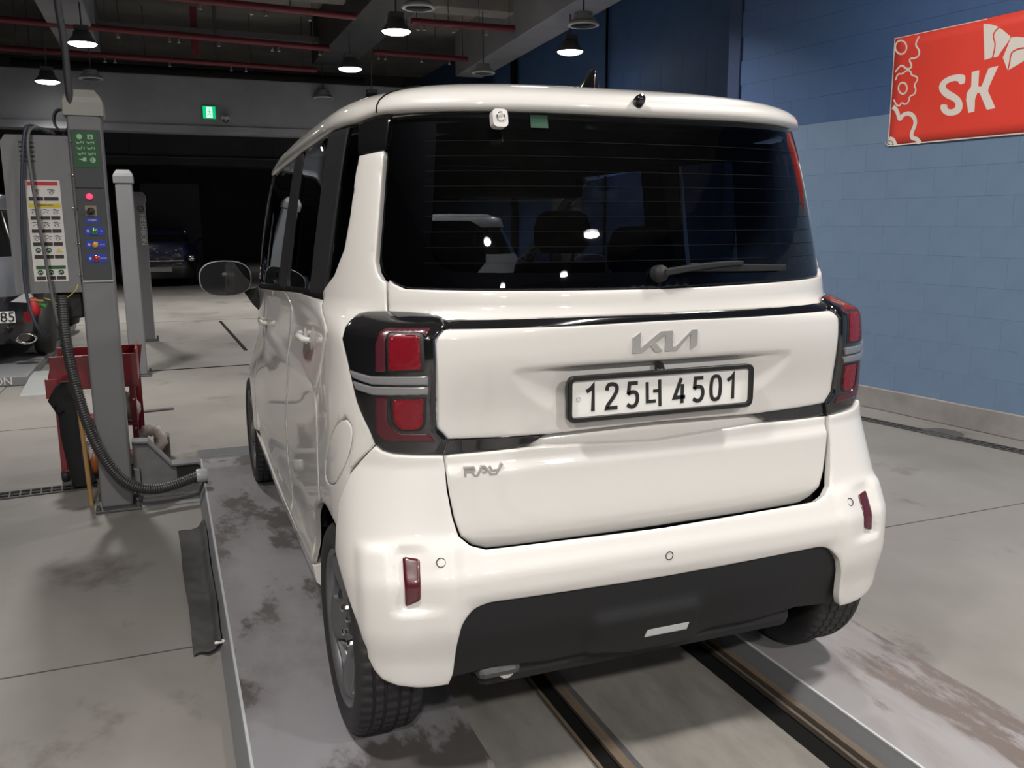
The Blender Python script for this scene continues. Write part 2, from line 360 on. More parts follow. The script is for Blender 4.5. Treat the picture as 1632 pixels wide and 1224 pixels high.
O_={"glass":[(0.0,1.6263),(-0.0936,1.6276),(-0.3098,1.63),(-0.4405,1.63),(-0.5395,1.6223),(-0.539,1.582),(-0.5447,1.4221),(-0.5504,1.2846),(-0.5451,1.2516),(-0.5338,1.231),(-0.5213,1.221),(-0.4984,1.21),(0.0,1.2012)],"gate_top":[(0.0,1.1981),(-0.4983,1.2071),(-0.5189,1.2181),(-0.5274,1.2267),(-0.5292,1.2072),(-0.5275,1.1526),(-0.4891,1.1519),(-0.4522,1.1491),(-0.4369,1.1417),(-0.4198,1.1405),(-0.1866,1.1391),(0.0,1.1381)],"strip":[(0.0,1.1381),(-0.1866,1.1391),(-0.4198,1.1405),(-0.4369,1.1417),(-0.4301,1.1231),(-0.1849,1.121),(0.0,1.1228)],"plate_panel":[(0.0,1.1228),(-0.1849,1.121),(-0.4301,1.1231),(-0.4442,1.0992),(-0.4383,0.9978),(-0.4315,0.8891),(-0.4116,0.8586),(-0.2267,0.8523),(0.0,0.8576)],"low_black":[(-0.4116,0.8586),(-0.4188,0.822),(-0.3254,0.821),(-0.2627,0.8279),(-0.2267,0.8523)],"recess":[(0.0,0.8576),(-0.2267,0.8523),(-0.4116,0.8586),(-0.4188,0.822),(-0.242,0.8237),(0.0,0.8072)],"gate_low":[(0.0,0.8072),(-0.242,0.8237),(-0.3254,0.821),(-0.4188,0.8189),(-0.4115,0.7352),(-0.4028,0.6652),(-0.3924,0.6204),(-0.3713,0.594),(-0.345,0.5806),(0.0,0.5772)],"lamp":[(-0.6632,1.0914),(-0.6499,1.114),(-0.6211,1.1304),(-0.5936,1.1435),(-0.5669,1.1489),(-0.5287,1.1519),(-0.4891,1.1519),(-0.4522,1.1491),(-0.4369,1.1417),(-0.4301,1.1231),(-0.4442,1.0992),(-0.4383,0.9978),(-0.4315,0.8891),(-0.4116,0.8586),(-0.4188,0.8205),(-0.4719,0.8232),(-0.5047,0.8262),(-0.5221,0.8317),(-0.5372,0.8477),(-0.5531,0.8865),(-0.5903,0.9475),(-0.6351,1.0418)],"red_top":[(-0.5139,1.1044),(-0.4687,1.105),(-0.4641,1.0312),(-0.5133,1.0277),(-0.5169,1.0929)],"red_low":[(-0.5041,0.9606),(-0.4559,0.9635),(-0.455,0.9024),(-0.4621,0.8874),(-0.4898,0.8878),(-0.5,0.9059)],"brk_top":[(-0.5399,1.0234),(-0.5427,1.0847),(-0.5353,1.1076),(-0.5232,1.1143),(-0.4521,1.1168),(-0.4589,1.1036),(-0.4665,1.1091),(-0.5177,1.1082),(-0.5231,1.0985),(-0.5201,1.0244)],"brk_low":[(-0.5358,0.9637),(-0.5316,0.8787),(-0.5197,0.864),(-0.508,0.8599),(-0.4332,0.8569),(-0.4441,0.876),(-0.4897,0.8771),(-0.505,0.8921),(-0.5118,0.9101),(-0.5141,0.9648)],"grey1":[(-0.6167,1.0224),(-0.5483,1.013),(-0.4525,1.0169),(-0.4513,0.9967),(-0.547,0.9947),(-0.6,1.0058)],"grey2":[(-0.6018,0.9981),(-0.5451,0.9894),(-0.4509,0.9913),(-0.4498,0.9734),(-0.5421,0.9701),(-0.5885,0.9796)],"cpillar":[(-0.5454,1.541),(-0.5565,1.2723),(-0.5504,1.2453),(-0.5388,1.2277),(-0.5297,1.2221),(-0.5275,1.1526),(-0.5669,1.1489)],"dlo":[(-1.5795,1.1306),(-1.1114,1.1483),(-0.8533,1.1652),(-0.7682,1.1854),(-0.7029,1.2319),(-0.6633,1.2987),(-0.647,1.3815),(-0.636,1.4794),(-0.6259,1.5323),(-0.5856,1.5374),(-0.5454,1.541),(-0.5428,1.5931),(-0.5396,1.6239)],"dlotop":[(-0.6267,1.6106),(-0.7804,1.5904),(-1.5082,1.5425),(-1.9607,1.5289)],"bpil":[(-1.4978,1.5484),(-1.3,1.5613),(-1.1432,1.1649),(-1.5157,1.135)],"cblk":[(-0.7779,1.5851),(-0.7575,1.2042),(-0.6923,1.5921),(-0.69,1.2581)],"fuel":[(-0.6489,0.9034),(-0.6168,0.8883),(-0.6101,0.869),(-0.6177,0.8371),(-0.6456,0.7914),(-0.6982,0.7475),(-0.7638,0.7158),(-0.8501,0.704),(-0.9183,0.7054),(-0.9238,0.735),(-0.8536,0.7881),(-0.7428,0.8654)],"bseam":[(-0.5372,0.8477),(-0.5433,0.835),(-0.5719,0.8109),(-0.6051,0.784),(-0.6262,0.7689)],"archbody":[(-1.2866,0.3299),(-1.3219,0.3677),(-1.2618,0.4884),(-1.1315,0.5809),(-0.9906,0.5857),(-0.8001,0.5579)],"handles":[(-2.2185,0.9979),(-2.2258,0.9319),(-1.1736,1.0758),(-1.1384,1.0335)],"sill":[(-2.9016,0.4222),(-2.5088,0.3962),(-1.2866,0.3299)],"bump_arch":[(-0.7345,0.5931),(-0.6271,0.4978),(-0.5683,0.3998),(-0.5464,0.3574),(-0.5216,0.317),(-0.4916,0.2891),(-0.4616,0.2838),(-0.409,0.2917)],"dark":[(0.0,0.4638),(-0.3398,0.4742),(-0.358,0.4672),(-0.3849,0.4236),(-0.394,0.3767),(-0.4012,0.3021),(-0.3264,0.3173),(-0.1251,0.3159),(0.0,0.2914)],"refl":[(-0.4727,0.6003),(-0.4461,0.593),(-0.4489,0.5021),(-0.4723,0.4889)],"pocket":[(-0.4769,0.6044),(-0.4593,0.6139),(-0.3987,0.618),(-0.4072,0.4942),(-0.4445,0.4784),(-0.4754,0.4783)],"sens":[(-0.4136,0.5814)],"bump_top":[(0.0,0.5894),(-0.3362,0.5979),(-0.3623,0.6101),(-0.3816,0.6333),(-0.3929,0.6771),(-0.4055,0.7431),(-0.4144,0.8215)],"btop_lamp":[(-0.4144,0.8215),(-0.4653,0.8246),(-0.4972,0.828),(-0.515,0.835),(-0.5286,0.8464)],"bsb":[(-0.5315,0.8401),(-0.5583,0.8165),(-0.5882,0.7907),(-0.6055,0.777)],"ray":[(-0.3924,0.7735),(-0.3901,0.7949),(-0.3229,0.7909),(-0.3598,0.7733)]}
BAND={"corners":[[2.504,2.735],[2.508,1.98]],"S":[[1.916,2.396],[1.932,2.41],[1.97,2.419],[2.035,2.416],[2.091,2.395],[2.114,2.36],[2.103,2.321],[2.061,2.278],[1.991,2.245],[1.969,2.222],[1.976,2.194],[2.009,2.189],[2.034,2.204],[2.035,2.228],[2.09,2.234],[2.082,2.193],[2.049,2.16],[2.0,2.146],[1.944,2.153],[1.917,2.183],[1.922,2.233],[1.956,2.274],[2.026,2.316],[2.057,2.34],[2.059,2.361],[2.031,2.374],[1.994,2.378],[1.965,2.37],[1.958,2.348],[1.915,2.348]],"K":[[1.873,2.418],[1.822,2.422],[1.818,2.318],[1.795,2.315],[1.757,2.425],[1.691,2.431],[1.745,2.3],[1.747,2.28],[1.685,2.164],[1.744,2.16],[1.802,2.271],[1.819,2.281],[1.833,2.239],[1.829,2.157],[1.872,2.153],[1.896,2.238],[1.894,2.287],[1.868,2.324]],"w1":[[1.82,2.714],[1.772,2.703],[1.727,2.684],[1.681,2.651],[1.625,2.601],[1.632,2.58],[1.703,2.488],[1.733,2.49],[1.791,2.482]],"l1":[[1.705,2.675],[1.74,2.646],[1.742,2.615],[1.725,2.581],[1.725,2.534],[1.735,2.49]],"w2":[[1.621,2.595],[1.583,2.591],[1.524,2.577],[1.456,2.543],[1.465,2.477],[1.526,2.433],[1.625,2.392],[1.665,2.478]],"l2":[[1.457,2.509],[1.535,2.518],[1.591,2.512],[1.613,2.493],[1.616,2.431],[1.623,2.397]],"g1":[[2.304,2.722],[2.322,2.691],[2.33,2.667],[2.296,2.627],[2.293,2.593],[2.322,2.576],[2.364,2.583],[2.373,2.567],[2.349,2.533],[2.357,2.513],[2.394,2.514],[2.428,2.545],[2.454,2.54],[2.487,2.506]],"g2":[[2.481,2.448],[2.466,2.49],[2.423,2.484],[2.393,2.505],[2.356,2.496],[2.348,2.464],[2.3,2.449],[2.292,2.422],[2.321,2.392],[2.299,2.363],[2.309,2.326],[2.351,2.322],[2.352,2.283],[2.382,2.265],[2.416,2.286],[2.43,2.261],[2.457,2.269],[2.485,2.312]],"g3":[[2.487,2.263],[2.449,2.232],[2.427,2.172],[2.411,2.171],[2.397,2.196],[2.345,2.204],[2.295,2.172],[2.28,2.118],[2.311,2.06],[2.303,2.024],[2.261,2.016],[2.232,1.984]],"r1":[[2.401,2.664],[2.405,2.641],[2.422,2.626],[2.446,2.623],[2.471,2.634],[2.491,2.655],[2.5,2.68],[2.495,2.703],[2.478,2.718],[2.454,2.72],[2.429,2.709],[2.41,2.689]],"r2":[[2.377,2.379],[2.38,2.359],[2.392,2.346],[2.41,2.343],[2.43,2.351],[2.445,2.368],[2.452,2.389],[2.448,2.409],[2.436,2.422],[2.418,2.425],[2.398,2.417],[2.383,2.4]],"r3":[[2.497,2.04],[2.463,2.029],[2.434,1.983]],"r4":[[2.495,2.013],[2.471,1.993]],"right":[[1.56,2.757],[1.481,1.992]]}
# ---------------------------------------------------------------- the setting
FL=bx('floor',-9,8,-15,34,-.25,0,FLOOR,bevel=0,kind='structure')
def fstrip(x0,y0,x1,y1,w,name='floor_joint',m=None,z=.0012):
    a=Vector((x0,y0,0));b=Vector((x1,y1,0)); t=(b-a).normalized(); n=Vector((-t.y,t.x,0))*w/2
    mb=MB(); q=[a+n,a-n,b-n,b+n]; mb.add([(p.x,p.y,-.01) for p in q]+[(p.x,p.y,z) for p in q],[(0,1,2,3),(4,7,6,5),(0,4,5,1),(1,5,6,2),(2,6,7,3),(3,7,4,0)])
    return mb.build(name,m or SEAL,FL)
JD=mat('floor joint dark filler',(.06,.055,.05),.8)
for a in [(-1.03,.775,-4.2,.77,.007),(1.02,.80,3.75,.85,.007),(-6.5,11.85,.6,11.78,.018),(-5,17.3,3,16.6,.015),(-6,4.6,-1.9,4.7,.008),(1.1,4.9,3.5,4.9,.008),(-2.6,4.4,-2.45,11.8,.01),(1.0,-2.6,4.3,-2.6,.007),(-4.2,-2.6,-1.1,-2.6,.007)]: fstrip(*a[:4],a[4],m=JD)
fstrip(-2.6,7.03,-.3,7.10,.05,'drain_slot',SEAL); fstrip(-.44,11.6,-.35,8.2,.045,'drain_slot',SEAL)
fstrip(-1.42,4.98,-1.17,5.03,.06,'floor_plate',STEELD,.012)
# walls
WN=Vector((.99257727,.12161566,0)); WT=Vector((-.12161566,.99257727,0)); WO=4.2588
WF=fr(WN*WO,WT,(0,0,1),-WN)     # local x along the wall (away), y up, z into the room
def wbox(mb,u0,u1,z0,z1,d0,d1):
    return mb.box(u0,u1,z0,z1,d0,d1,WF)
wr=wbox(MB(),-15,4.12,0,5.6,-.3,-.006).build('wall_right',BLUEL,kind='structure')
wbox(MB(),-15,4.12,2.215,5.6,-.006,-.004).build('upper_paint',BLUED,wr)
wbox(MB(),-15,4.12,0,.165,-.006,.03).build('wall_base',CURB,wr,bevel=.006)
wbox(MB(),4.12,4.27,0,5.6,-.3,.02).build('corner_shade_post',mat('navy corner shade',(.018,.04,.10),.6),wr,bevel=.005)  # added post; its dark navy stands in for shade at the wall end
BW,BH=.40,.205
def block(name,m,par,u0,u1,z0,z1,d0,cache={}):
    key=(round(u1-u0,3),m.name,round(z1-z0,3))
    if key not in cache:
        w,h=(u1-u0),(z1-z0); g=.0004; e=.0012; mb=MB()
        p=[(g,g),(w-g,g),(w-g,h-g),(g,h-g)]; q=[(g+e,g+e),(w-g-e,g+e),(w-g-e,h-g-e),(g+e,h-g-e)]
        mb.add([(a,b,-.004) for a,b in p]+[(a,b,.0042) for a,b in p]+[(a,b,.005) for a,b in q],[(0,1,5,4),(1,2,6,5),(2,3,7,6),(3,0,4,7),(4,5,9,8),(5,6,10,9),(6,7,11,10),(7,4,8,11),(8,9,10,11)])
        o=mb.build(name,m); cache[key]=o.data; C.objects.unlink(o); bpy.data.objects.remove(o)
    o=bpy.data.objects.new(name,cache[key]); C.objects.link(o); o.parent=par
    o.matrix_world=WF@Matrix.Translation((u0,z0,d0)); return o
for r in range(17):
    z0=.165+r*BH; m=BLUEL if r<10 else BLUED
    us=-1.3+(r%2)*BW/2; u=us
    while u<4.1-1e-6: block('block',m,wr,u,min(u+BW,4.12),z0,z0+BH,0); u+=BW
# recessed far wall beyond the corner and left / back walls
w2=MB().box(6.0,6.3,4.5,34,0,5.6).build('wall_far_right',BLUED,kind='structure'); MB().box(4.0,6.0,4.3,4.5,0,5.6).build('return_panel',BLUED,w2)
for k in range(26):
    y0=5.0+k*.6; MB().box(5.99,6.0,y0+.003,y0+.597,2.6,3.8).build('wall_panel',BLUED,w2)
bx('wall_left',-9.2,-9,-15,34,0,5.6,DKBEAM,bevel=0,kind='structure')
bx('wall_back',-9,8,-15.3,-15,0,5.6,DKBEAM,bevel=0,kind='structure')
bx('wall_front',-9,9,34,34.3,0,5.6,DKBEAM,bevel=0,kind='structure')
bx('ceiling',-9,9,-15,34,5.5,5.7,CONC,bevel=0,kind='structure')
# beams
bx('beam_cross',-9,6.5,16.9,17.7,3.25,4.30,BEAM,bevel=.02,kind='structure'); bx('trim_1',-9,6.5,16.86,16.9,3.22,3.36,BEAM,bevel=.01,kind='structure')
bx('beam_far_cross',-9,8,23,24,2.95,5.5,DKBEAM,bevel=.02,kind='structure')
bx('beam_left',-2.65,-2.0,9,16.9,4.62,5.5,BEAM,bevel=.015,kind='structure')
bx('beam_middle',1.95,2.75,9,16.9,4.66,5.5,DKBEAM,bevel=.015,kind='structure')
m=fr((5.15,18.2,0),Vector((4.67-5.15,9.96-18.2,0)).normalized(),Vector((8.24,-.48,0)).normalized(),(0,0,1))
mb=MB().box(1.2,14,0,.62,4.6,5.5,m); mb.build('beam_right',BEAM,bevel=.015,kind='structure')
for k,(x0,x1) in enumerate([(-9,-2.65),(-2.0,1.95),(2.75,5.0)]):
    bx('beam_joist',x0,x1,12.9,13.4,5.05,5.5,CONC,bevel=.01,kind='structure'); bx('beam_joist',x0,x1,9.0,9.4,5.05,5.5,CONC,bevel=.01,kind='structure')
for (x0,x1,y0,y1) in [(-1.3,-.2,10.2,12.6),(.7,1.5,10.2,12.8),(-3.9,-2.9,10.3,12.6),(-.4,.5,13.6,15.6)]:
    bx('ceiling_panel',x0,x1,y0,y1,5.44,5.5,stained('pale deck panel',[(.26,.25,.24),(.21,.20,.19)],2),bpy.data.objects['ceiling'],bevel=.005) if 'pale deck panel' not in MATS else bx('ceiling_panel',x0,x1,y0,y1,5.44,5.5,MATS['pale deck panel'],bpy.data.objects['ceiling'],bevel=.005)
# dark screens far behind
bx('wall_far_panel',-1.6,-.2,22.2,22.35,0,2.45,mat('dim grey shutter',(.03,.032,.036),.7),bevel=.01,kind='structure')
def pipe(pts,r,label,m=REDPIPE,heads=(),group='sprinkler pipes'):
    root=empty('sprinkler_pipe' if m is REDPIPE else 'ceiling_pipe',pts[0],label,'pipe',group if m is REDPIPE else None)
    o=Vector(pts[0]); MB().tube([Vector(p)-o for p in pts],r,12).build('pipe',m,root)
    a=Vector(pts[0]);b=Vector(pts[-1])
    for t in heads:
        p=a+(b-a)*t-o
        MB().lathe([(0,.0),(.016,0),(.014,-.06),(.03,-.075),(.03,-.085),(0,-.09)],Matrix.Translation(p+Vector((0,0,-r+.01))),10).build('sprinkler_head',LAMPRING,root)
    for t in (.05,.35,.65,.95):
        p=a+(b-a)*t-o; MB().tube([p,p+Vector((0,0,5.5-a.z))],.008,6).build('hanger_rod',LAMPHOUS,root)
    return root
pipe([(-3.8,14.25,4.62),(1.95,14.9,4.62)],.055,'red sprinkler pipe left of the dark middle beam, farther of the two',heads=(.08,.38,.52,.545,.66,.82,.84,.97))
pipe([(-1.0,11.9,4.62),(1.9,12.2,4.62)],.055,'red sprinkler pipe left of the dark middle beam, nearer of the two',heads=(.2,.45,.52,.75))
pipe([(2.8,12.2,4.62),(4.55,12.15,4.62)],.055,'red sprinkler pipe in the bay right of the dark middle beam, nearer one',heads=(.06,.12,.4,.72))
pipe([(2.8,14.95,4.62),(4.7,15.05,4.62)],.05,'red sprinkler pipe in the bay right of the dark middle beam, farther one',heads=(.05,.12,.5,.8))
pipe([(-3.6,16.2,4.5),(2.0,16.6,4.5)],.05,'dull red pipe just in front of the grey cross beam',heads=(.3,.33,.5,.7,.75))
pipe([(-6,20.5,3.75),(5,20.9,3.75)],.06,'dull red pipe behind the grey cross beam',heads=(.4,.6))
pipe([(-6,22.9,3.15),(6,22.9,3.15)],.03,'thin grey conduit along the dark far beam',LAMPHOUS)
pipe([(-3.5,16.7,4.36),(3,16.75,4.36)],.07,'black pipe lying along the top of the grey cross beam',SEAL)
def duct(): 
    r=empty('cable_tray',(0,16.0,4.9),'dark steel cable tray above the grey cross beam','tray')
    MB().box(-2,2.2,-.15,.15,0,.1).build('tray',LAMPHOUS,r); MB().box(.0,.06,-.03,.03,.1,.6).build('hanger',LAMPHOUS,r); MB().box(-.4,-.28,-.06,.06,-.35,.5).build('drop_pipe',REDPIPE,r)
duct()
pipe([(5.95,11.5,0.0),(5.95,11.5,5.45)],.022,'thin black vertical conduit on the dark blue wall at upper right',SEAL)
pipe([(5.9,15.6,0.0),(5.9,15.6,5.45)],.07,'dark vertical pipe on the dark blue wall behind the unlit lamps',SEAL)
# lamps
def make_lamp(lit):
    r=bpy.data.objects.new('ceiling_lamp',None)
    C.objects.link(r); D=.205
    MB().lathe([(.05,.17),(.12,.16),(.13,.09),(.155,.08),(.17,.045),(.205,.022),(.21,0),(.203,-.004),(.19,.01)],n=32).build('housing',LAMPHOUS if lit else LAMPRING,r)
    MB().lathe([(0,-.045),(.08,-.042),(.14,-.034),(.18,-.02),(.198,.0),(.198,.012)] if lit else [(0,.05),(.17,.05),(.17,.06)],n=32).build('diffuser',GLOW if lit else UNG,r)
    if not lit: MB().lathe([(.155,.01),(.17,.055),(.205,0.0),(.2,-.006),(.165,-.004)],n=32).build('reflector_rim',LAMPRING,r)
    MB().tube([(0,0,.16),(0,0,1.5)],.012,6).build('suspension_rod',LAMPHOUS,r)
    if lit: MB().box(-.10,.10,-.07,.07,.17,.25).build('driver_box',LAMPHOUS,r,bevel=.01)
    return r
LL=['lit round high-bay lamp at upper left, above the lift control post','lit round lamp near the left frame edge, just in front of the cross beam','lit round lamp below the dark middle beam, the nearest to the camera','lit round lamp under the dark middle beam, second from the camera','lit round lamp hanging low over the car roof edge, below the other middle lamps','lit round lamp in front of the dark blue wall at upper right','small far lit lamp just left of the car roof','lit round lamp overhead left of the car','lit round lamp overhead right of the car','lit round lamp behind the camera, left row, nearer','lit round lamp behind the camera, right row, nearer','lit round lamp behind the camera, left row, farther','lit round lamp behind the camera, right row, farther','added unseen lamp far behind the camera, left row, lighting the car rear','added unseen lamp far behind the camera, right row, lighting the car rear','lit round lamp overhead between the car and the blue wall']
UL=['unlit round lamp with a pale rim beside the left grey beam','unlit round lamp with a pale rim at the top edge, above the lit middle lamp','unlit round lamp above the lit one at the dark blue wall','unlit round lamp with a pale rim low under the right beam','unlit round lamp at the far end of the dark middle beam']
for lit,lst,labs in ((True,LIT,LL),(False,UNLIT,UL)):
    p=make_lamp(lit)
    for i,loc in enumerate(lst):
        if i==0: r=p
        else:
            r=p.copy(); C.objects.link(r)
            for ch in list(p.children):
                if ch.type=='LIGHT': continue
                c=ch.copy(); C.objects.link(c); c.parent=r
        r.location=loc; r['label']=labs[i]; r['category']='lamp'; r['group']='lit high-bay lamps' if lit else 'unlit ceiling lamps'
        if lit:
            l=bpy.data.lights.new('lamp_light','AREA'); l.shape='DISK'; l.size=.36; l.energy=LAMP_W*(.45 if loc[1]>15.5 else .9 if loc[1]>9 else .8 if loc[1]>2.5 else .45 if loc[1]>0 else .9 if loc[1]>-3 else 2.2)*(.25 if loc[1]>20 else 1); l.color=LAMP_C; l.spread=math.radians(155 if loc[1]<2.5 else 122)
            lo=bpy.data.objects.new('lamp_light',l); C.objects.link(lo); lo.parent=r; lo.location=(0,0,-.05)
# exit sign and camera
r=empty('exit_sign',(-.12,16.9,3.62),'small green emergency exit sign with a running figure on the cross beam','sign')
MB().box(-.125,.125,-.04,0,-.125,.125).build('housing',LAMPHOUS,r,bevel=.005); MB().box(-.12,.12,-.046,-.04,-.12,.12).build('lit_panel',EXITG,r)
mb=MB(); M=YF(0,-.047,0); mb.prism([(-.055,-.10),(.06,-.10),(.06,.10),(-.055,.10)],M,.002)
mb.build('white_doorway',EXITW,r); mb=MB(); M=YF(0,-.05,0)
for q in [[(-.01,.03),(.01,.03),(.02,-.02),(0,-.02)]]: mb.prism(q,M,.002)
for a in [[(.0,-.02),(-.02,-.05),(-.045,-.06)],[(.01,-.02),(.03,-.05),(.02,-.085)],[(.0,.025),(.03,.01),(.045,.02)],[(0,.03),(-.03,.015),(-.03,-.005)]]: strokes(mb,stroke(a,.012),M,.002)
mb.prism([(.01+.014*math.cos(t),.055+.014*math.sin(t)) for t in [k*PI/4 for k in range(8)]],M,.002); mb.build('running_figure',EXITG,r)
r=empty('dome_camera',(.18,16.80,3.5),'small white dome security camera beside the exit sign','camera')
MB().lathe([(0,.06),(.08,.06),(.085,.0),(.07,-.01)],n=20).build('housing',LAMPRING,r); MB().lathe([(.065,-.01),(.055,-.05),(.03,-.07),(0,-.075)],n=20).build('dome',BGLOSS,r)
# drain gratings
def grating(label,o,ux,L,w,n):
    r=empty('drain_grating',o,label,'grating'); t=Vector(ux).normalized(); q=Vector((-t.y,t.x,0)); M=fr((0,0,0),t,q,(0,0,1))
    MB().box(0,L,-w/2,w/2,.0005,.002,M).build('channel_shadow',SEAL,r)
    MB().box(0,L,-w/2,-w/2+.012,0,.008,M).build('side_rail',STEELD,r); MB().box(0,L,w/2-.012,w/2,0,.008,M).build('side_rail',STEELD,r)
    MB().box(0,L,-.004,.004,0,.0075,M).build('middle_rail',STEELD,r)
    for k in range(n): x=(k+.5)*L/n; MB().box(x-.004,x+.004,-w/2+.012,w/2-.012,0,.007,M).build('bar',STEELD,r)
grating('steel drain grating in the floor left of the control post',(-4.2,2.78,0),(1,.085,0),2.62,.13,52)
t=Vector((3.784-3.539,1.552-2.768,0)).normalized()
grating('dark drain grating along the foot of the blue wall',(3.50,3.0,0),t,4.2,.10,84)
MB().lathe([(0,.004),(.13,.004),(.14,0)],Matrix.Translation((3.74,2.15,0)),24).build('manhole_cover',STEELD,None,'round iron cover in the floor by the wall drain','cover')
# lift platforms
def platform(name,x0,x1,label,m,flip):
    r=empty(name,((x0+x1)/2,0,0),label,'lift platform','lift platforms'); o=(x0+x1)/2; a,b=x0-o,x1-o
    MB().box(a,b,-5,3.08,.0,GZ).build('deck',m,r,bevel=.004)
    s=-1 if flip else 1
    e=a if not flip else b
    mb=MB(); mb.add([(e,-5,GZ-.004),(e,3.08,GZ-.004),(e-s*.036,3.08,0),(e-s*.036,-5,0),(e-s*.03,3.08,0.002),(e-s*.03,-5,.002)],[(0,1,2,3)]); 
    mb=MB(); mb.add([(e+s*.002,-5,GZ-.003),(e-s*.006,-5,GZ-.003),(e-s*.034,-5,.006),(e-s*.034,-5,0),(e+s*.002,-5,0)]+[(e+s*.002,3.08,GZ-.003),(e-s*.006,3.08,GZ-.003),(e-s*.034,3.08,.006),(e-s*.034,3.08,0),(e+s*.002,3.08,0)],[(0,1,6,5),(1,2,7,6),(2,3,8,7),(3,4,9,8),(0,4,3,2,1),(5,6,7,8,9)]); mb.build('side_flange',STEEL,r)
    MB().box(e-.004,e+.004,-5,3.08,GZ-.002,GZ+.003).build('edge_strip',CHROME if 0 else LAMPRING,r)
    MB().box(a-.02,b-.15,3.08,3.30,.0,.074).build('stop_plate',STEELD if 0 else STEEL,r,bevel=.003)
    for k in range(30): y=3.09+k*.0068; MB().box(a-.015,b-.155,y,y+.003,.074,.077).build('tread_rib',STEEL,r)
    return r
platform('lift_platform',-1.034,-.455,'grey painted lift platform with worn patches under the left wheels',PLATM,False)
platform('lift_platform',.545,.99,'grey painted lift platform with brown worn streak under the right wheels',PLATR,False)
pit=empty('pit_cover',(0,0,0),'concrete strip with steel rails between the two lift platforms','floor cover')
def flat(name,x0,x1,m,z0=-.01,z1=.004): return bx(name,x0,x1,-5,3.1,z0,z1,m,pit,bevel=0)
flat('slot',-.452,-.425,SEAL); flat('cover_slab',-.425,-.175,PITC); flat('slot',-.165,-.115,SEAL,z1=.0035); flat('rail',-.115,-.085,RUST,z1=.014); flat('rail',-.175,-.165,RUST,z1=.014)  # slots are black strips standing in for the shade inside open pits
flat('cover_slab',-.06,.40,PITC); flat('slot',.40,.468,SEAL); flat('rail',.468,.478,RUST,z1=.02); flat('rail',.488,.512,RUST,z1=.03); flat('rail',-.085,-.06,STEELD,z1=.006)
# cloth beside the platform
nx,ny=14,46; g=[]; sm_=lambda q:q*q*(3-2*q)
import random; random.seed(4)
for j in range(ny):
    for i in range(nx):
        u=i/(nx-1); v=j/(ny-1); x=-1.182+.120*u*(1+.0*v)+.03*v*(1-u)+.002*math.sin(v*11); y=1.99-1.30*v+.01*math.sin(u*9)
        z=.010+.003*math.sin(v*31+u*3)+.003*math.sin(v*67-u*5)+.006*abs(math.sin(v*9+1))*(.3+u)
        z+=.035*sm_(max(0,(u-.75)/.25)); g.append((x,y,max(.004,z)))
mb=MB(); mb.add(g,[(j*nx+i,j*nx+i+1,(j+1)*nx+i+1,(j+1)*nx+i) for j in range(ny-1) for i in range(nx-1)],True)
o=mb.build('floor_cloth',MATC,None,'crumpled black cloth strip lying on the floor against the left platform','cloth'); s=o.modifiers.new('s','SOLIDIFY'); s.thickness=.006; s.offset=0
mb=MB(); mb.tube([(-1.085,.70,.035),(-1.06,.705,.036),(-1.045,.71,.03)],[.005,.007,.004],8); mb.build('paper_scrap',STW,None,'tiny white scrap on the end of the black cloth','scrap')
# ---------------------------------------------------------------- the white car
CAR=empty('car',(0,0,GZ),'white boxy hatchback seen from behind, standing on the two lift platforms','car')
def Eof(sf,z): return pch(SURF[sf]['E'],z)
def nrm(sf,s,z):
    e=.004; a=Vector(S(sf,s-e,z));b=Vector(S(sf,s+e,z));c=Vector(S(sf,s,z-e));d=Vector(S(sf,s,z+e))
    n=(b-a).cross(d-c).normalized(); p=Vector(S(sf,s,z)); 
    if n.dot(Vector((p.x,p.y-.9,0)))<0: n=-n
    return n
def PF(sf): return lambda s,z,off: Vector(S(sf,s,z))+nrm(sf,s,z)*off
PG=PF('gate'); PB=PF('bumper')
def s_y(sf,y,z):
    q=SURF[sf]; E=pch(q['E'],z)
    if y>=E: return -(1+(y-E))
    R=pch(q['R'],z);N=pch(q['N'],z);L=E-R;u45=2**(-1/N); v=(E-y)/L
    return -(1-v/u45/2)
def mir(l): return [(-s,z) for s,z in reversed(l)]
def full(l):
    """left-half outline running centre -> left -> centre, closed with its mirror image"""
    return l+[(-s,z) for s,z in reversed(l) if abs(s)>1e-6]
def both(name,pf,poly,m,parent=CAR,**k):
    a=shell(name,pf,poly,m,parent,**k); b=shell(name,pf,mir(poly),m,parent,**{**k,'holes':[mir(h) for h in k.get('holes',())]}); return a,b
def sm(x): x=min(1,max(0,x)); return x*x*(3-2*x)
AR=.342; AC=.285
def arch(sf,y0c,a0,a1,n=16,r=AR):
    o=[]
    for k in range(n+1):
        a=math.radians(a0+(a1-a0)*k/n); y=y0c+r*math.cos(a); z=AC+r*math.sin(a); o.append((s_y(sf,y,z),z))
    return o
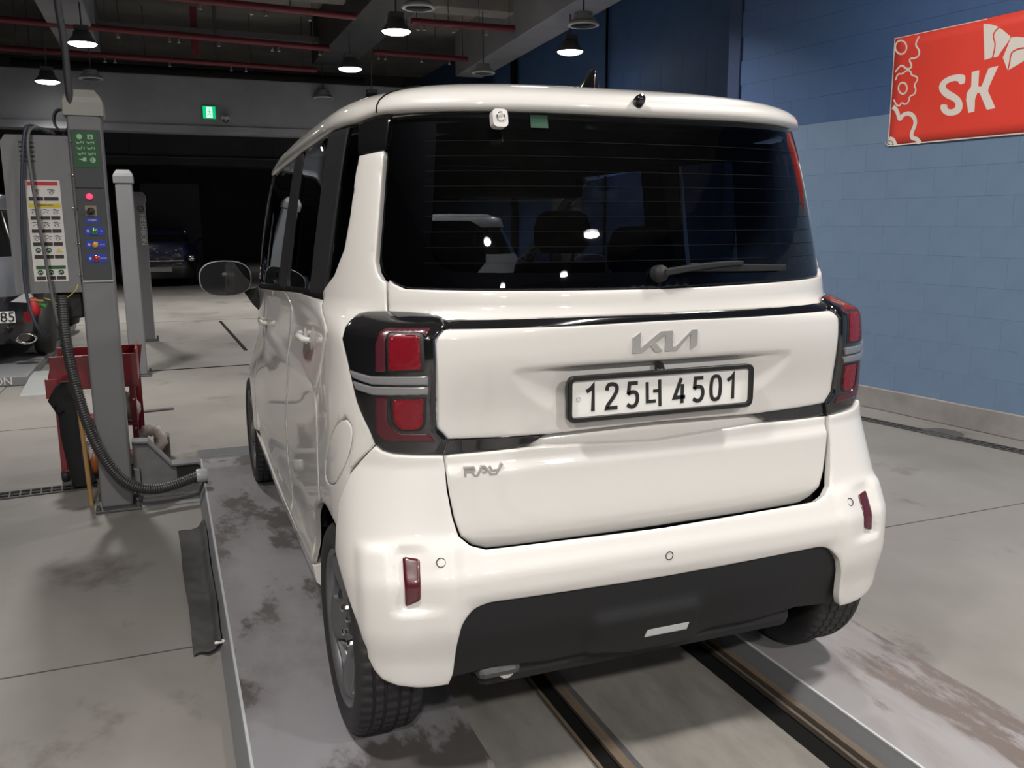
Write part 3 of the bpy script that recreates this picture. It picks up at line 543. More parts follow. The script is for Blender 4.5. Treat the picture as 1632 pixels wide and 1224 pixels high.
# tailgate: upper strip, plate panel, recess, lower panel
top=O_['gate_top']; tl=[p for p in top]
gate=empty('tailgate',(0,0,0),None,None); gate.parent=CAR; 
g_up=shell('upper_skin',PG,full(top),WHITE,gate,th=.02,h=.014,rnd=.003,disp=lambda s,z,e:.004*sm((z-1.15)/.04))
shell('black_strip',PG,full([(s,z-(.0 if i<4 else .004)) for i,(s,z) in enumerate(O_['strip'])]),BGLOSS,gate,th=.02,h=.014,rnd=.001,disp=lambda s,z,e:-.0005)
def dplate(s,z,e):
    x=abs(S('gate',s,z)[0]); zc=1.020
    q=max(0,min(1,(.405-x)/.17))
    if q<=0: return 0
    zb_=zc-.008-(zc-.893)*q**.55
    return -.032*q*sm((zc+.003-z)/.012)*max(0,min(1,(z-zb_)/(zc-.012-zb_)))
shell('plate_panel',PG,full(O_['plate_panel']),WHITE,gate,th=.02,h=.0075,rnd=.003,disp=dplate)
both('black_corner',PG,O_['low_black'],BGLOSS,gate,th=.02,h=.014,rnd=.001,disp=lambda s,z,e:-.003)
def drec(s,z,e): return -.020-.022*sm((z-.83)/.03)*sm((.36-abs(s))/.1)
shell('lower_recess',PG,full([(0,.862),(-.20,.862),(-.262,.8279+.012),(-.3,.815),(0,.800)]),WHITE,gate,th=.01,h=.012,rnd=0,disp=drec)
def dlow(s,z,e): return .012*sm((.80-z)/.03)*sm((z-.57)/.06)-.004*sm((.66-z)/.1)+.003
shell('lower_skin',PG,full(O_['gate_low']),WHITE,gate,th=.02,h=.010,rnd=.004,disp=dlow)
# rear glass
shell('rear_window',PG,full(roundc(O_['glass'],.01)),TINT,gate,th=.004,h=.02,rnd=.0015,disp=lambda s,z,e:-.004)
def frit(s,z,e): return -.010
gl=full(O_['glass'])
inner=[(s*.84,1.245+(z-1.205)*.86) for s,z in gl]
shell('glass_border',PG,gl,mat('black glass border',(.006,.006,.007),.5),gate,th=.002,h=.03,rnd=0,disp=frit,holes=[inner])
for k in range(9):
    z=1.27+k*.036
    pts=[PG(s,z,-.0005) for s in [-.47+.94*i/24 for i in range(25)]]
    MB().tube(pts,.0005,4).build('defroster_line',mat('heater line brown',(.012,.010,.009),.9,spec=.1),gate)
# wiper
W0=PG(-.035,1.222,.0)
wi=empty('rear_wiper',(0,0,0),None,None); wi.parent=gate
def gx(x,z,off):
    s=x/ (pch(SURF['gate']['W'],z)*2**(-1/pch(SURF['gate']['N'],z))*2); return PG(s,z,off)
n0=nrm('gate',-.02,1.23); c0=gx(-.005,1.236,-.004); MB().lathe([(0,.03),(.017,.028),(.021,.018),(.022,0)],fr(c0,(1,0,0),n0.cross(Vector((1,0,0))).normalized(),n0),20).build('pivot_cap',BPLAS,wi)
mb=MB(); rs=[]
for i in range(13):
    t=i/12; x=.0+t*.235; z=1.238+.018*math.sin(t*1.6)-.0*t; w=.016-.006*t; h=.014-.004*t; c=gx(x,z,.022); rs.append([c+Vector((0,-h*.5,-w*.6)),c+Vector((0,-h*.5,w*.4)),c+Vector((0,h*.5,w*.5)),c+Vector((0,h*.5,-w*.7))])
mb.ring(rs,sm=False,cap0=True,cap1=True).build('arm',BPLAS,wi,bevel=.002)
rs=[]
for i in range(13):
    t=i/12; x=.08+t*.315; z=1.252-.010*t-.0*t; w=.013-.003*t; c=gx(x,z,.010); rs.append([c+Vector((0,-.007,-w)),c+Vector((0,-.007,w*.6)),c+Vector((0,.006,w*.6)),c+Vector((0,.006,-w))])
MB().ring(rs,sm=False,cap0=True,cap1=True).build('blade',BPLAS,wi,bevel=.002)
# number plate
pz,py,tilt=.940,-.350,math.radians(3)
PM=fr((0,py,pz),(1,0,0),(0,-math.sin(tilt)*-1*0+math.sin(tilt)*.0,1),(0,-1,0))
np_=MB().prism(roundc([(-.259,-.047),(.259,-.047),(.259,.047),(-.259,.047)],.012),PM,.004).build('number_plate',PLATEW,gate)
mb=MB()
fo=roundc([(-.270,-.058),(.270,-.058),(.270,.058),(-.270,.058)],.022); fi=roundc([(-.257,-.045),(.257,-.045),(.257,.045),(-.257,.045)],.010)
n=len(fo); vs=[PM@Vector((x,y,0)) for x,y in fo]+[PM@Vector((x,y,.010)) for x,y in fo]+[PM@Vector((x*.992,y*.97,.013)) for x,y in fo]+[PM@Vector((x*1.006,y*1.03,.013)) for x,y in fi]+[PM@Vector((x,y,.003)) for x,y in fi]
mb.add(vs,[(k*n+i,k*n+(i+1)%n,(k+1)*n+(i+1)%n,(k+1)*n+i) for k in range(4) for i in range(n)]).build('plate_frame',mat('plate frame black',(.008,.008,.008),.3),np_)
MB().prism([(-.25,-.044),(.25,-.044),(.25,.044),(-.25,.044)],fr((0,py+.02,pz),(1,0,0),(0,0,1),(0,-1,0)),.02).build('plate_bracket',BPLAS,np_)
Hh=.074
GL={'1':[[(.006,.056),(.020,.064),(.026,.072),(.026,0)]],
'2':[smooth([(.003,.055),(.006,.070),(.020,.073),(.034,.068),(.035,.052),(.024,.034),(.006,.012),(.004,.004)],2)+[(.037,.004)]],
'5':[[(.035,.070),(.009,.070),(.006,.040)]+smooth([(.006,.040),(.018,.046),(.032,.042),(.036,.024),(.030,.006),(.016,.001),(.003,.010)],2)],
'4':[[(.038,.018),(.003,.018),(.024,.074)],[(.028,.056),(.028,0)]],
'0':[smooth([(.019,.073),(.032,.068),(.036,.037),(.032,.006),(.019,.001),(.006,.006),(.002,.037),(.006,.068)],2,True)]}
def glyph(ch,x,w=.0075,sx=.90):
    mb=MB(); M=PM@Matrix.Translation((x,-Hh/2,.004))
    for g in GL[ch]:
        g=[(a*sx,b*.88+.0045) for a,b in g]; strokes(mb,stroke(g,w,ch=='0'),M,.0012)
    mb.build('plate_character',BLK,np_)
for ch,x in zip('125',(-.222,-.164,-.106)): glyph(ch,x,.0098)
mb=MB(); M=PM@Matrix.Translation((-.052,-Hh/2,.004))
strokes(mb,stroke([(.004,.066),(.006,.016),(.030,.016)],.0085),M,.0012); strokes(mb,stroke([(.022,.042),(.038,.042)],.0085),M,.0012); strokes(mb,stroke([(.040,.070),(.043,.002)],.0085),M,.0012); mb.build('plate_character',BLK,np_)
for ch,x in zip('4501',(.030,.086,.139,.186)): glyph(ch,x,.0098)
mb=MB(); strokes(mb,stroke(circ_([-.238,0],.005),.002,True) if 0 else stroke([(-.238+.005*math.cos(a),.0+.005*math.sin(a)) for a in [k*.7 for k in range(9)]],.002),PM@Matrix.Translation((0,0,.004)),.001); mb.build('seal_mark',LAMPRING,np_)
# camera above the plate and emblems
mb=MB(); mb.lathe([(0,.014),(.008,.013),(.010,.006),(.012,0)],fr(gx(.0,1.004,-.012),(1,0,0),(0,.5,.86),(0,-.86,-.5)),14); mb.build('reversing_camera',BGLOSS,gate)
em=MB(); kk=lambda p:[(( x-817)/680*.099/.9595,(340-y+ (x-817)*-.09)/680*.099*1.0) for x,y in p]
def proj_emblem(name,polys,cx,cz,m,par,dep=.004,off=.0,sc=1,disp=None):
    mb=MB()
    for q in polys:
        f=[gx(cx+x*sc,cz+z*sc,off+dep) for x,z in q]; b=[gx(cx+x*sc,cz+z*sc,off-.002) for x,z in q]; n=len(q)
        mb.add(b+f,[(i,(i+1)%n,n+(i+1)%n,n+i) for i in range(n)]); mb.add(f,[tuple(range(n))])
    return mb.build(name,m,par)
# connected three-letter badge; unit: width 1.0
KI=[[(.0,.36),(.115,.50),(.115,.08),(.0,.02)],[(.0,.02),(.115,.08),(.115,.02)],[(.115,.10),(.40,.46),(.40,.36),(.13,.0),(.02,.0)],[(.02,.0),(.0,.03),(.115,.10),(.13,.0)],
 [(.285,.255),(.345,.20),(.43,.0),(.32,.0),(.24,.13)],[(.40,.46),(.40,.36),(.475,.42),(.475,.46)],[(.475,.0),(.475,.46),(.585,.46),(.585,.0)],
 [(.585,.0),(.585,.09),(.64,.09),(.66,.0)],[(.64,.09),(.66,.0),(.9,.38),(.87,.46)],[(.87,.46),(.88,.30),(.88,.0),(1.0,.07),(1.0,.46)]]
proj_emblem('front_badge',[],0,0,EMBL,gate) if 0 else None
KI=[[(.0,.34),(.115,.46),(.115,.0),(.0,.0)],[(.115,.0),(.115,.10),(.42,.46),(.49,.46),(.49,.37),(.145,.0)],[(.26,.16),(.325,.235),(.45,.02),(.435,.0),(.335,.0)],
 [(.49,.46),(.60,.46),(.60,.0),(.49,.0)],[(.60,.0),(.60,.105),(.645,.09),(.90,.46),(.98,.46),(.98,.36),(.875,.36),(.67,.0)],[(.875,.36),(.98,.40),(.98,.10),(.875,.0)]]
def kshear(p): return [(x-.49,(z-.23)*.58) for x,z in p]
proj_emblem('maker_badge',[kshear(p) for p in KI],.002,1.070,EMBL,gate,sc=.19)
RY=[([(.0,.30),(.30,.30),(.33,.24),(.30,.18),(.04,.18),(.04,.02)],0),([(.24,.16),(.33,.04),(.42,.04),(.56,.30),(.64,.30),(.84,.04)],0),([(.56,.12),(.70,.12)],0),([(.80,.30),(.87,.16),(1.08,.16)],0),([(.78,.04),(1.0,.04),(1.20,.36)],0)]
mb=[]
for p,_ in RY: mb+=stroke(p,.072)
proj_emblem('model_badge',mb,-.522,.765,EMBL,gate,dep=.0155,off=.0,sc=.078)
# tail lamps
for sd in (-1,1):
    q=(lambda l:l) if sd<0 else mir
    L=shell('tail_lamp',PG,q(O_['lamp']),BGLOSS,CAR,th=.03,h=.010,rnd=.006,disp=lambda s,z,e:.010)
    dd=lambda s,z,e:.0125
    for n_ in ('red_top','red_low'):
        P_=q(roundc(O_[n_],.006)); c_=(sum(a for a,b in P_)/len(P_),sum(b for a,b in P_)/len(P_))
        shell('lamp_surround',PG,[(c_[0]+(a-c_[0])*1.22,c_[1]+(b-c_[1])*1.12) for a,b in P_],BLK,L,th=.006,h=.012,rnd=.001,disp=lambda s,z,e:.0118)
        rb=shell('red_lens',PG,P_,RED,L,th=.006,h=.0085,rnd=.001,disp=lambda s,z,e:.0140+.0016*math.sin(s*1150)*math.sin(z*1150))
    for n_ in ('brk_top','brk_low'): shell('red_frame',PG,q(O_[n_]),DRED,L,th=.006,h=.009,rnd=.001,disp=lambda s,z,e:.0130)
    for n_ in ('grey1','grey2'): shell('clear_strip',PG,q(O_[n_]),LGREY,L,th=.008,h=.009,rnd=.0015,disp=lambda s,z,e:.0155)
# bumper
bt=O_['bump_top']; lt=O_['btop_lamp']; sb=[(s-.0,z) for s,z in O_['bsb']]
arc=arch('bumper',0,123,164,12)
bot=[(-.5455,.352),(-.5336,.322),(-.5166,.298),(-.492,.282),(-.4616,.274),(-.435,.272),(-.41,.274)]
dk=[p for p in O_['dark']]
dkt=roundc([(0,dk[0][1]+.0001),(-.1,.4655),(-.22,.469),(-.335,.473),(-.362,.462),(-.384,.428),(-.393,.38),(-.401,.30),(-.41,.274)],.012,skip=(0,8))
outl=[bt[0]]+bt[1:]+lt[1:]+sb[1:]+[(s_y('bumper',-.187,.70),.70)]+arc+bot+dkt[::-1]
# order: centre-top -> left -> down -> arch -> bottom -> dark edge back to the centre
outl=[p for i,p in enumerate(outl) if i==0 or math.hypot(p[0]-outl[i-1][0],p[1]-outl[i-1][1])>.002]
PK=O_['pocket']; RF=O_['refl']
def pocket(s,z):
    a=-abs(s)
    # soft rectangular pocket that opens inboard
    x0,x1,z0,z1=-.492,-.395,.466,.626
    return sm((a-x0)/.012)*sm((x1-a)/.07)*sm((z-z0)/.018)*sm((z1-z)/.018)
def dbump(s,z,e):
    a=abs(s); o=0
    o-=.014*pocket(s,z)
    o+=.010*sm((a-.37)/.03)*sm((.58-a)/.05)*sm((.635-z)/.03)*sm((z-.33)/.10)   # raised corner blade
    o-=.006*sm((.40-a)/.05)*sm((.50-z)/.04)
    return o
bump=shell('rear_bumper',PB,full(outl),WHITE,CAR,th=.02,h=.0095,rnd=.004,disp=dbump)
val=full([(0,.485),(-.34,.492),(-.38,.47),(-.41,.40),(-.425,.27),(-.40,.262),(-.32,.275),(-.22,.262),(-.12,.265),(-.07,.248),(0,.246)])
def dval(s,z,e): return -.022-.02*sm((.40-z)/.12)+.016*sm((.12-abs(s+.03))/.02)*sm((.40-z)/.05)
vl=shell('lower_valance',PB,val,BPLAS,CAR,th=.02,h=.014,rnd=.003,disp=dval)
q=[gx(x,z,0) for x,z in [(-.04,.30)]]
shell('reversing_reflector',PB,[(-.035,.290),(.055,.290),(.060,.312),(-.028,.312)],mat('clear reflector grey',(.45,.45,.45),.3),vl,th=.01,h=.012,rnd=.001,disp=lambda s,z,e:-.022)
for sd in (-1,1):
    qq=(lambda l:l) if sd<0 else mir
    shell('red_reflector',PB,qq(roundc(RF,.006)),mat('dark red reflector',(.065,.005,.010),.25,coat=.6),bump,th=.008,h=.01,rnd=.002,disp=lambda s,z,e:.0025)
def ringobj(name,sf,s,z,r,off):
    c=PF(sf)(s,z,off); n=nrm(sf,s,z); t=Vector((0,0,1)).cross(n).normalized(); b=n.cross(t)
    return MB().tube([c+t*r*math.cos(a)+b*r*math.sin(a) for a in [2*PI*k/20 for k in range(21)]],.0011,5,caps=False).build(name,SEAL,bump)
sx_,sz_=O_['sens'][0]
for s in (-abs(sx_),abs(sx_)): ringobj('parking_sensor',"bumper",s,sz_,.0105,dbump(s,sz_,1)+.0005)
ringobj('parking_sensor',"bumper",.0,.522,.0105,.0006)
# body sides
DQ=.12; DF=.80
dl=O_['dlo']; i0=next(i for i,p in enumerate(dl) if abs(p[0])<.72 and p[1]>1.22)
belt=lambda y:1.075+.088*max(0,min(1,(2.0-y)/1.6))
glassL=O_['glass']
cpin=[(-.5454,1.541)]
rearcurve=[p for p in dl if p[1]<1.535 and abs(p[0])<.80]        # from the belt up the rear edge of the side glass
cp=O_['cpillar']
def sgap(l,ds,dz=0): return [(s+ds,z+dz) for s,z in l]
lampL=O_['lamp']
quarter=[(s_y('gate',DQ,1.165),1.165)]+rearcurve+[(rearcurve[-1][0],1.532),(cp[0][0]-.006,1.540)]+[(s-.006,z) for s,z in cp[1:5]]+[(cp[5][0]-.004,cp[5][1]+.004)]
lt_=[(-.5287,1.154),(-.5669,1.1510),(-.5936,1.1455),(-.6211,1.1330),(-.6520,1.116),(-.6660,1.0914),(-.6380,1.0418),(-.5935,.9475),(-.5560,.8865),(-.5400,.8477)]
quarter+=lt_+[(s-.0045,z+.001) for s,z in O_['bseam'][1:]]+[(s_y('gate',-.181,.70),.70)]
quarter+=arch('gate',0,122,70,12)+[(s_y('gate',DQ,.62),.62),(s_y('gate',DQ,.9),.9)]
fu=[(s*1.0,z) for s,z in O_['fuel']]; fu=smooth([(s,z) for s,z in fu],1,True)
dside=lambda s,z,e:.004*sm((1.1-z)/.1)
def side(poly,name,m=WHITE,par=CAR,**k):
    for f in (0,1): 
        p=poly if f==0 else mir(poly); hs=k.get('holes',()) if f==0 else ()
        shell(name,PG,p,m,par,**{**dict(th=.015,h=.022,rnd=.0035),**k,'holes':hs})
side(quarter,'quarter_panel',holes=[fu])
cf=(sum(p[0] for p in fu)/len(fu),sum(p[1] for p in fu)/len(fu))
shell('fuel_door',PG,[(cf[0]+(s-cf[0])*.975,cf[1]+(z-cf[1])*.98) for s,z in fu],WHITE,CAR,th=.01,h=.015,rnd=.002)
sy=lambda y,z:s_y('gate',y,z)
G_=.0035
rd=[(sy(DQ+G_,1.163),1.163),(sy(DQ+G_,.9),.9),(sy(DQ+G_,.615),.615)]+arch('gate',0,66,12,10)+[(sy(.36,.335),.335),(sy(DF-G_,.35),.35),(sy(DF-G_,.7),.7),(sy(DF-G_,belt(DF)),belt(DF)),(sy(.45,belt(.45)),belt(.45))]
rd=[(s,z) for s,z in rd]
def crease(s,z,e): return .005*math.exp(-((z-.93)/.05)**2)-.010*sm((.55-z)/.12)*sm((z-.36)/.05)
side(rd,'rear_door',disp=crease)
fd=[(sy(DF+G_,belt(DF)),belt(DF)),(sy(DF+G_,.7),.7),(sy(DF+G_,.35),.35),(sy(1.95,.395),.395),(sy(1.98,.6),.6),(sy(1.98,.9),.9),(sy(1.98,belt(1.98)),belt(1.98)),(sy(1.4,belt(1.4)),belt(1.4))]
side(fd,'front_door',disp=crease)
fw_=[(sy(1.99,1.07),1.07),(sy(1.99,.6),.6),(sy(1.96,.40),.40),(sy(2.14,.37),.37)]+arch('gate',2.52,165,40,14,.35)+[(sy(2.86,.5),.5),(sy(2.86,.93),.93),(sy(2.5,1.03),1.03)]
side(fw_,'front_fender')
# sill
for sd in (-1,1):
    rs=[]
    for i in range(15):
        y=.33+(2.18-.33)*i/14; z0=.335+.07*max(0,(y-1.2))/1.0*.6; w=side_w(.80,y,.3)
        rs.append([(sd*(w-.004),y,z0+.0),(sd*(w-.012),y,z0-.05),(sd*(w-.06),y,z0-.10),(sd*(w-.12),y,z0-.10),(sd*(w-.05),y,z0+.01)])
    MB().ring(rs,close=True,sm=False,cap0=True,cap1=True).build('side_sill',WHITE,CAR)
# side glass and black pillars
top_=O_['dlotop']
def ty(y):   # top edge of the side glass
    return 1.612-.045*sm((y-.0)/1.6)-.02*sm((y-1.0)/.9)
blk=[(rearcurve[-1][0]-.002,1.534),(cp[0][0],1.543),(-.541,1.628),(-.575,1.627),(-.615,1.621),(-.640,1.615)]
side(blk,'black_roof_block',BGLOSS,th=.01,rnd=.002)
ys=lambda y,dz=0:(sy(y,ty(y)+dz),ty(y)+dz)
qg=[(s+.003,z) for s,z in rearcurve if z>1.24][::-1]
qglass=[(sy(.10,1.198),1.198)]+[(s,z) for s,z in rearcurve if z>1.215]+[(-.630,1.536),(-.640,1.612),ys(.05),ys(.12)]
side(qglass,'quarter_glass',TINT2,th=.004,h=.03,rnd=.001,disp=lambda s,z,e:-.003)
rg=[(sy(.29,belt(.29)+.012),belt(.29)+.012),ys(.29),ys(.5),ys(.72),(sy(.72,belt(.72)+.012),belt(.72)+.012)]
side(rg,'rear_door_glass',TINT2,th=.004,h=.04,rnd=.001,disp=lambda s,z,e:-.005)
fg=[(sy(.90,belt(.9)+.012),belt(.9)+.012),ys(.90),ys(1.3),ys(1.52),(sy(1.75,1.42),1.42),(sy(2.02,1.10),1.10)]
side(fg,'front_door_glass',TINT2,th=.004,h=.04,rnd=.001,disp=lambda s,z,e:-.005)
side([(sy(.73,belt(.73)),belt(.73)),ys(.73),ys(.89),(sy(.89,belt(.89)),belt(.89))],'b_pillar_trim',BPLAS,th=.01,disp=lambda s,z,e:0)
side([(sy(.115,1.18),1.18),ys(.115),ys(.28),(sy(.28,belt(.28)),belt(.28))],'c_pillar_trim',BPLAS,th=.01,disp=lambda s,z,e:0)
for y0,y1 in ((.12,.80),(.81,1.98)):
    side([(sy(y0,belt(y0)-.002 if y0>.3 else 1.165),belt(y0)-.002 if y0>.3 else 1.165)]+[(sy(y0+(y1-y0)*t,belt(y0+(y1-y0)*t)+.016),belt(y0+(y1-y0)*t)+.016) for t in (0,.33,.66,1)]+[(sy(y0+(y1-y0)*t,belt(y0+(y1-y0)*t)-.002),belt(y0+(y1-y0)*t)-.002) for t in (1,.66,.33)],'belt_seal',SEAL,th=.008,h=.05,rnd=.002,disp=lambda s,z,e:.001)
apil=[(sy(2.03,1.08),1.08),(sy(1.76,1.42),1.42),(sy(1.53,1.555),1.555),(sy(1.60,1.575),1.575),(sy(1.84,1.42),1.42),(sy(2.22,1.06),1.06)]
side(apil,'a_pillar',BGLOSS,th=.03,h=.03,rnd=.004)
# roof
def zb(s):
    s=abs(s); return pch([(0,1.632),(.50,1.634),(.56,1.632),(.64,1.620),(.8,1.614),(1.2,1.600),(1.7,1.580),(2.12,1.560)],s)
def ztop(y): return pch([(-.3,1.712),(.25,1.740),(.8,1.735),(1.25,1.705),(1.62,1.640)],y)
SS=sorted(set([-2.12+4.24*i/150 for i in range(151)]))
KR=[1.0,1.0,.997,.985,.96,.93,.88,.8,.7,.55,.4,.2,0]
rings=[]
for ik,k in enumerate(KR):
    row_=[]
    for s in SS:
        z=zb(s); p=Vector(S('gate',s,z)); n=nrm('gate',s,z); rear=sm((.62-abs(s))/.10)
        p=p+Vector((n.x,n.y,0))*(.006+.016*rear)
        yt=max(.25,p.y); 
        if ik==0: q=p-Vector((n.x,n.y,0))*.05; q.z=z-.006*rear; row_.append(q); continue
        x=p.x*k; y=yt+(p.y-yt)*k; h=ztop(y)-.022*0-z
        zz=z+h*(1-k**2.8)**(1/2.8); row_.append(Vector((x,y,zz)))
    rings.append(row_)
mb=MB(); mb.ring(rings,close=True) if 0 else None
n=len(SS); vs=[p for r_ in rings for p in r_]; mb.add(vs,[(i*n+j,i*n+j+1,(i+1)*n+j+1,(i+1)*n+j) for i in range(len(rings)-1) for j in range(n-1)],True)
front=[Vector(rings[i][0]) for i in range(1,len(KR))]+[Vector(rings[i][-1]) for i in range(len(KR)-2,0,-1)]
roof=mb.build('roof',WHITE,CAR,fix=True)
for sd in (-1,1):    # seam between spoiler and roof side
    i=min(range(n),key=lambda j:abs(SS[j]-sd*.575)); pts=[rings[k][i]*1.0 for k in range(1,8)]
    nn=[(p+Vector((sd*.0005,-.0005,.0012))) for p in pts]; MB().tube(nn,.0022,5).build('spoiler_seam',SEAL,roof)
# third-row details at the roof edge
def rooftop(s,k):
    z=zb(s); p=Vector(S('gate',s,z)); n=nrm('gate',s,z); p=p+Vector((n.x,n.y,0))*(.006+.016*sm((.62-abs(s))/.10)); yt=max(.25,p.y); y=yt+(p.y-yt)*k; return Vector((p.x*k,y,z+(ztop(y)-z)*(1-k**2.8)**(1/2.8)))
c_=Vector((-.392,-.215,1.602)); 
hb=MB().prism(roundc([(-.019,-.020),(.019,-.020),(.019,.022),(-.019,.022)],.012),fr(c_,(1,0,0),(0,.2,1),(0,-1,.2)),.022).build('high_camera_cover',WHITE,CAR,bevel=.004)
MB().tube([c_+Vector((.010*math.cos(a),-.024,.008+.010*math.sin(a))) for a in [2*PI*k/16 for k in range(17)]],.0016,6).build('ring_mark',CHROME,hb)
shell('green_sticker',PG,[(-.262,1.590),(-.224,1.590),(-.224,1.621),(-.262,1.621)],mat('dark green sticker',(.006,.045,.022),.5),CAR,th=.001,h=.02,rnd=0,disp=lambda s,z,e:.001)
p=rooftop(-.012,.985); MB().lathe([(0,.022),(.010,.020),(.014,.010),(.015,-.004)],fr(p+Vector((0,-.004,.002)),(1,0,0),(0,.5,.86),(0,-.86,.5)),14).build('washer_nozzle',BGLOSS,CAR)
# shark fin aerial
rs=[]
for t in [i/10 for i in range(11)]:
    y0=.02+.11*t**.8; y1=.17-.005*t; zc=1.715+.066*t; w=.026*(1-t)**.7+.002; m_=(y0+y1)/2; l=(y1-y0)/2
    rs.append([( -.012+w*math.cos(a),m_+l*math.sin(a),zc) for a in [2*PI*k/20 for k in range(20)]])
rs=[[(x,.19-y+ .0,z) for x,y,z in r_] for r_ in rs]
MB().ring(rs,cap0=True,cap1=True).build('shark_fin_aerial',BGLOSS,CAR)
# front: windscreen, bonnet, nose (out of view but real)
mb=MB(); rr_=[]
for i in range(9):
    t=i/8; y=1.60+(2.28-1.60)*t; z=1.585+(1.04-1.585)*t; w=(.62+.08*t)
    rr_.append([(w*math.sin(a*1.0)/math.sin(1.1)*1.0,y+.16*(math.cos(a)-math.cos(1.1))*1.3,z+.045*(math.cos(a)-math.cos(1.1))*(1-t)) for a in [-1.1+2.2*k/20 for k in range(21)]])
v=[p for r_ in rr_ for p in r_]; mb.add(v,[(i*21+j,i*21+j+1,(i+1)*21+j+1,(i+1)*21+j) for i in range(8) for j in range(20)],True); mb.build('windscreen',CLEAR,CAR)
rr_=[]
for y,z,w in ((2.30,1.04,.70),(2.5,1.03,.69),(2.75,.98,.68),(2.95,.90,.66),(3.05,.80,.66),(3.08,.60,.68),(3.08,.40,.70),(3.03,.28,.66)):
    rr_.append([(w*math.sin(a)/math.sin(1.2),y+(.10*(math.cos(a)-math.cos(1.2)) if y>2.5 else .1*(math.cos(a)-.36)),z+.03*(math.cos(a)-.36)) for a in [-1.2+2.4*k/20 for k in range(21)]])
v=[p for r_ in rr_ for p in r_]; MB().add(v,[(i*21+j,i*21+j+1,(i+1)*21+j+1,(i+1)*21+j) for i in range(7) for j in range(20)],True).build('bonnet_and_nose',WHITE,CAR)
# door handles and mirrors
for sd in (-1,1):
    for y,z in ((.245,1.052),(1.33,.985)):
        w=side_w(.795,y,z); c=Vector((sd*(w+.004),y,z)); h=empty('door_handle',(0,0,0),None,None); h.parent=CAR
        MB().lathe([(0,-.006),(.020,-.004),(.034,.0)],fr(c,(0,1,0),(0,0,.8),(sd,0,0)),20).build('handle_cup',WHITE,h)
        MB().tube([c+Vector((0,-.085,0)),c+Vector((sd*.014,-.075,0)),c+Vector((sd*.019,0,.002)),c+Vector((sd*.014,.075,0)),c+Vector((0,.085,0))],[.007,.009,.010,.009,.007],10).build('grip',WHITE,h)
    c=Vector((sd*.905,1.93,1.125)); mr=empty('door_mirror',(0,0,0),None,None); mr.parent=CAR
    def oval(k,y,sx=1,dx=0): return [(c.x+dx+sd*k*.112*math.copysign(abs(math.cos(a))**.8,math.cos(a)),y,c.z+k*.078*math.copysign(abs(math.sin(a))**.8,math.sin(a))-.012*math.cos(a)*0) for a in [2*PI*j/28 for j in range(28)]]
    MB().ring([oval(.96,1.885),oval(1.0,1.895),oval(1.0,1.93),oval(.93,1.98),oval(.75,2.02),oval(.4,2.04)],cap1=True).build('mirror_shell',BGLOSS,mr)
    MB().ring([oval(.965,1.882),oval(1.005,1.886),oval(1.005,1.896),oval(.965,1.896)]).build('mirror_rim',CHROME if 0 else LAMPRING,mr)
    MB().ring([oval(.95,1.886),oval(.01,1.886)],sm=False).build('mirror_glass',mat('mirror glass',(.2,.2,.21),.03,metal=1),mr)
    MB().add([(sd*.825,1.93,1.06),(sd*.765,1.93,1.08),(sd*.755,1.93,.96),(sd*.79,1.93,1.00),(sd*.825,2.0,1.06),(sd*.755,2.02,1.08),(sd*.745,2.02,.96),(sd*.78,2.0,1.0)],[(0,1,2,3),(7,6,5,4),(0,4,5,1),(1,5,6,2),(2,6,7,3),(3,7,4,0)]).build('mirror_stalk',BPLAS,mr,bevel=.004)
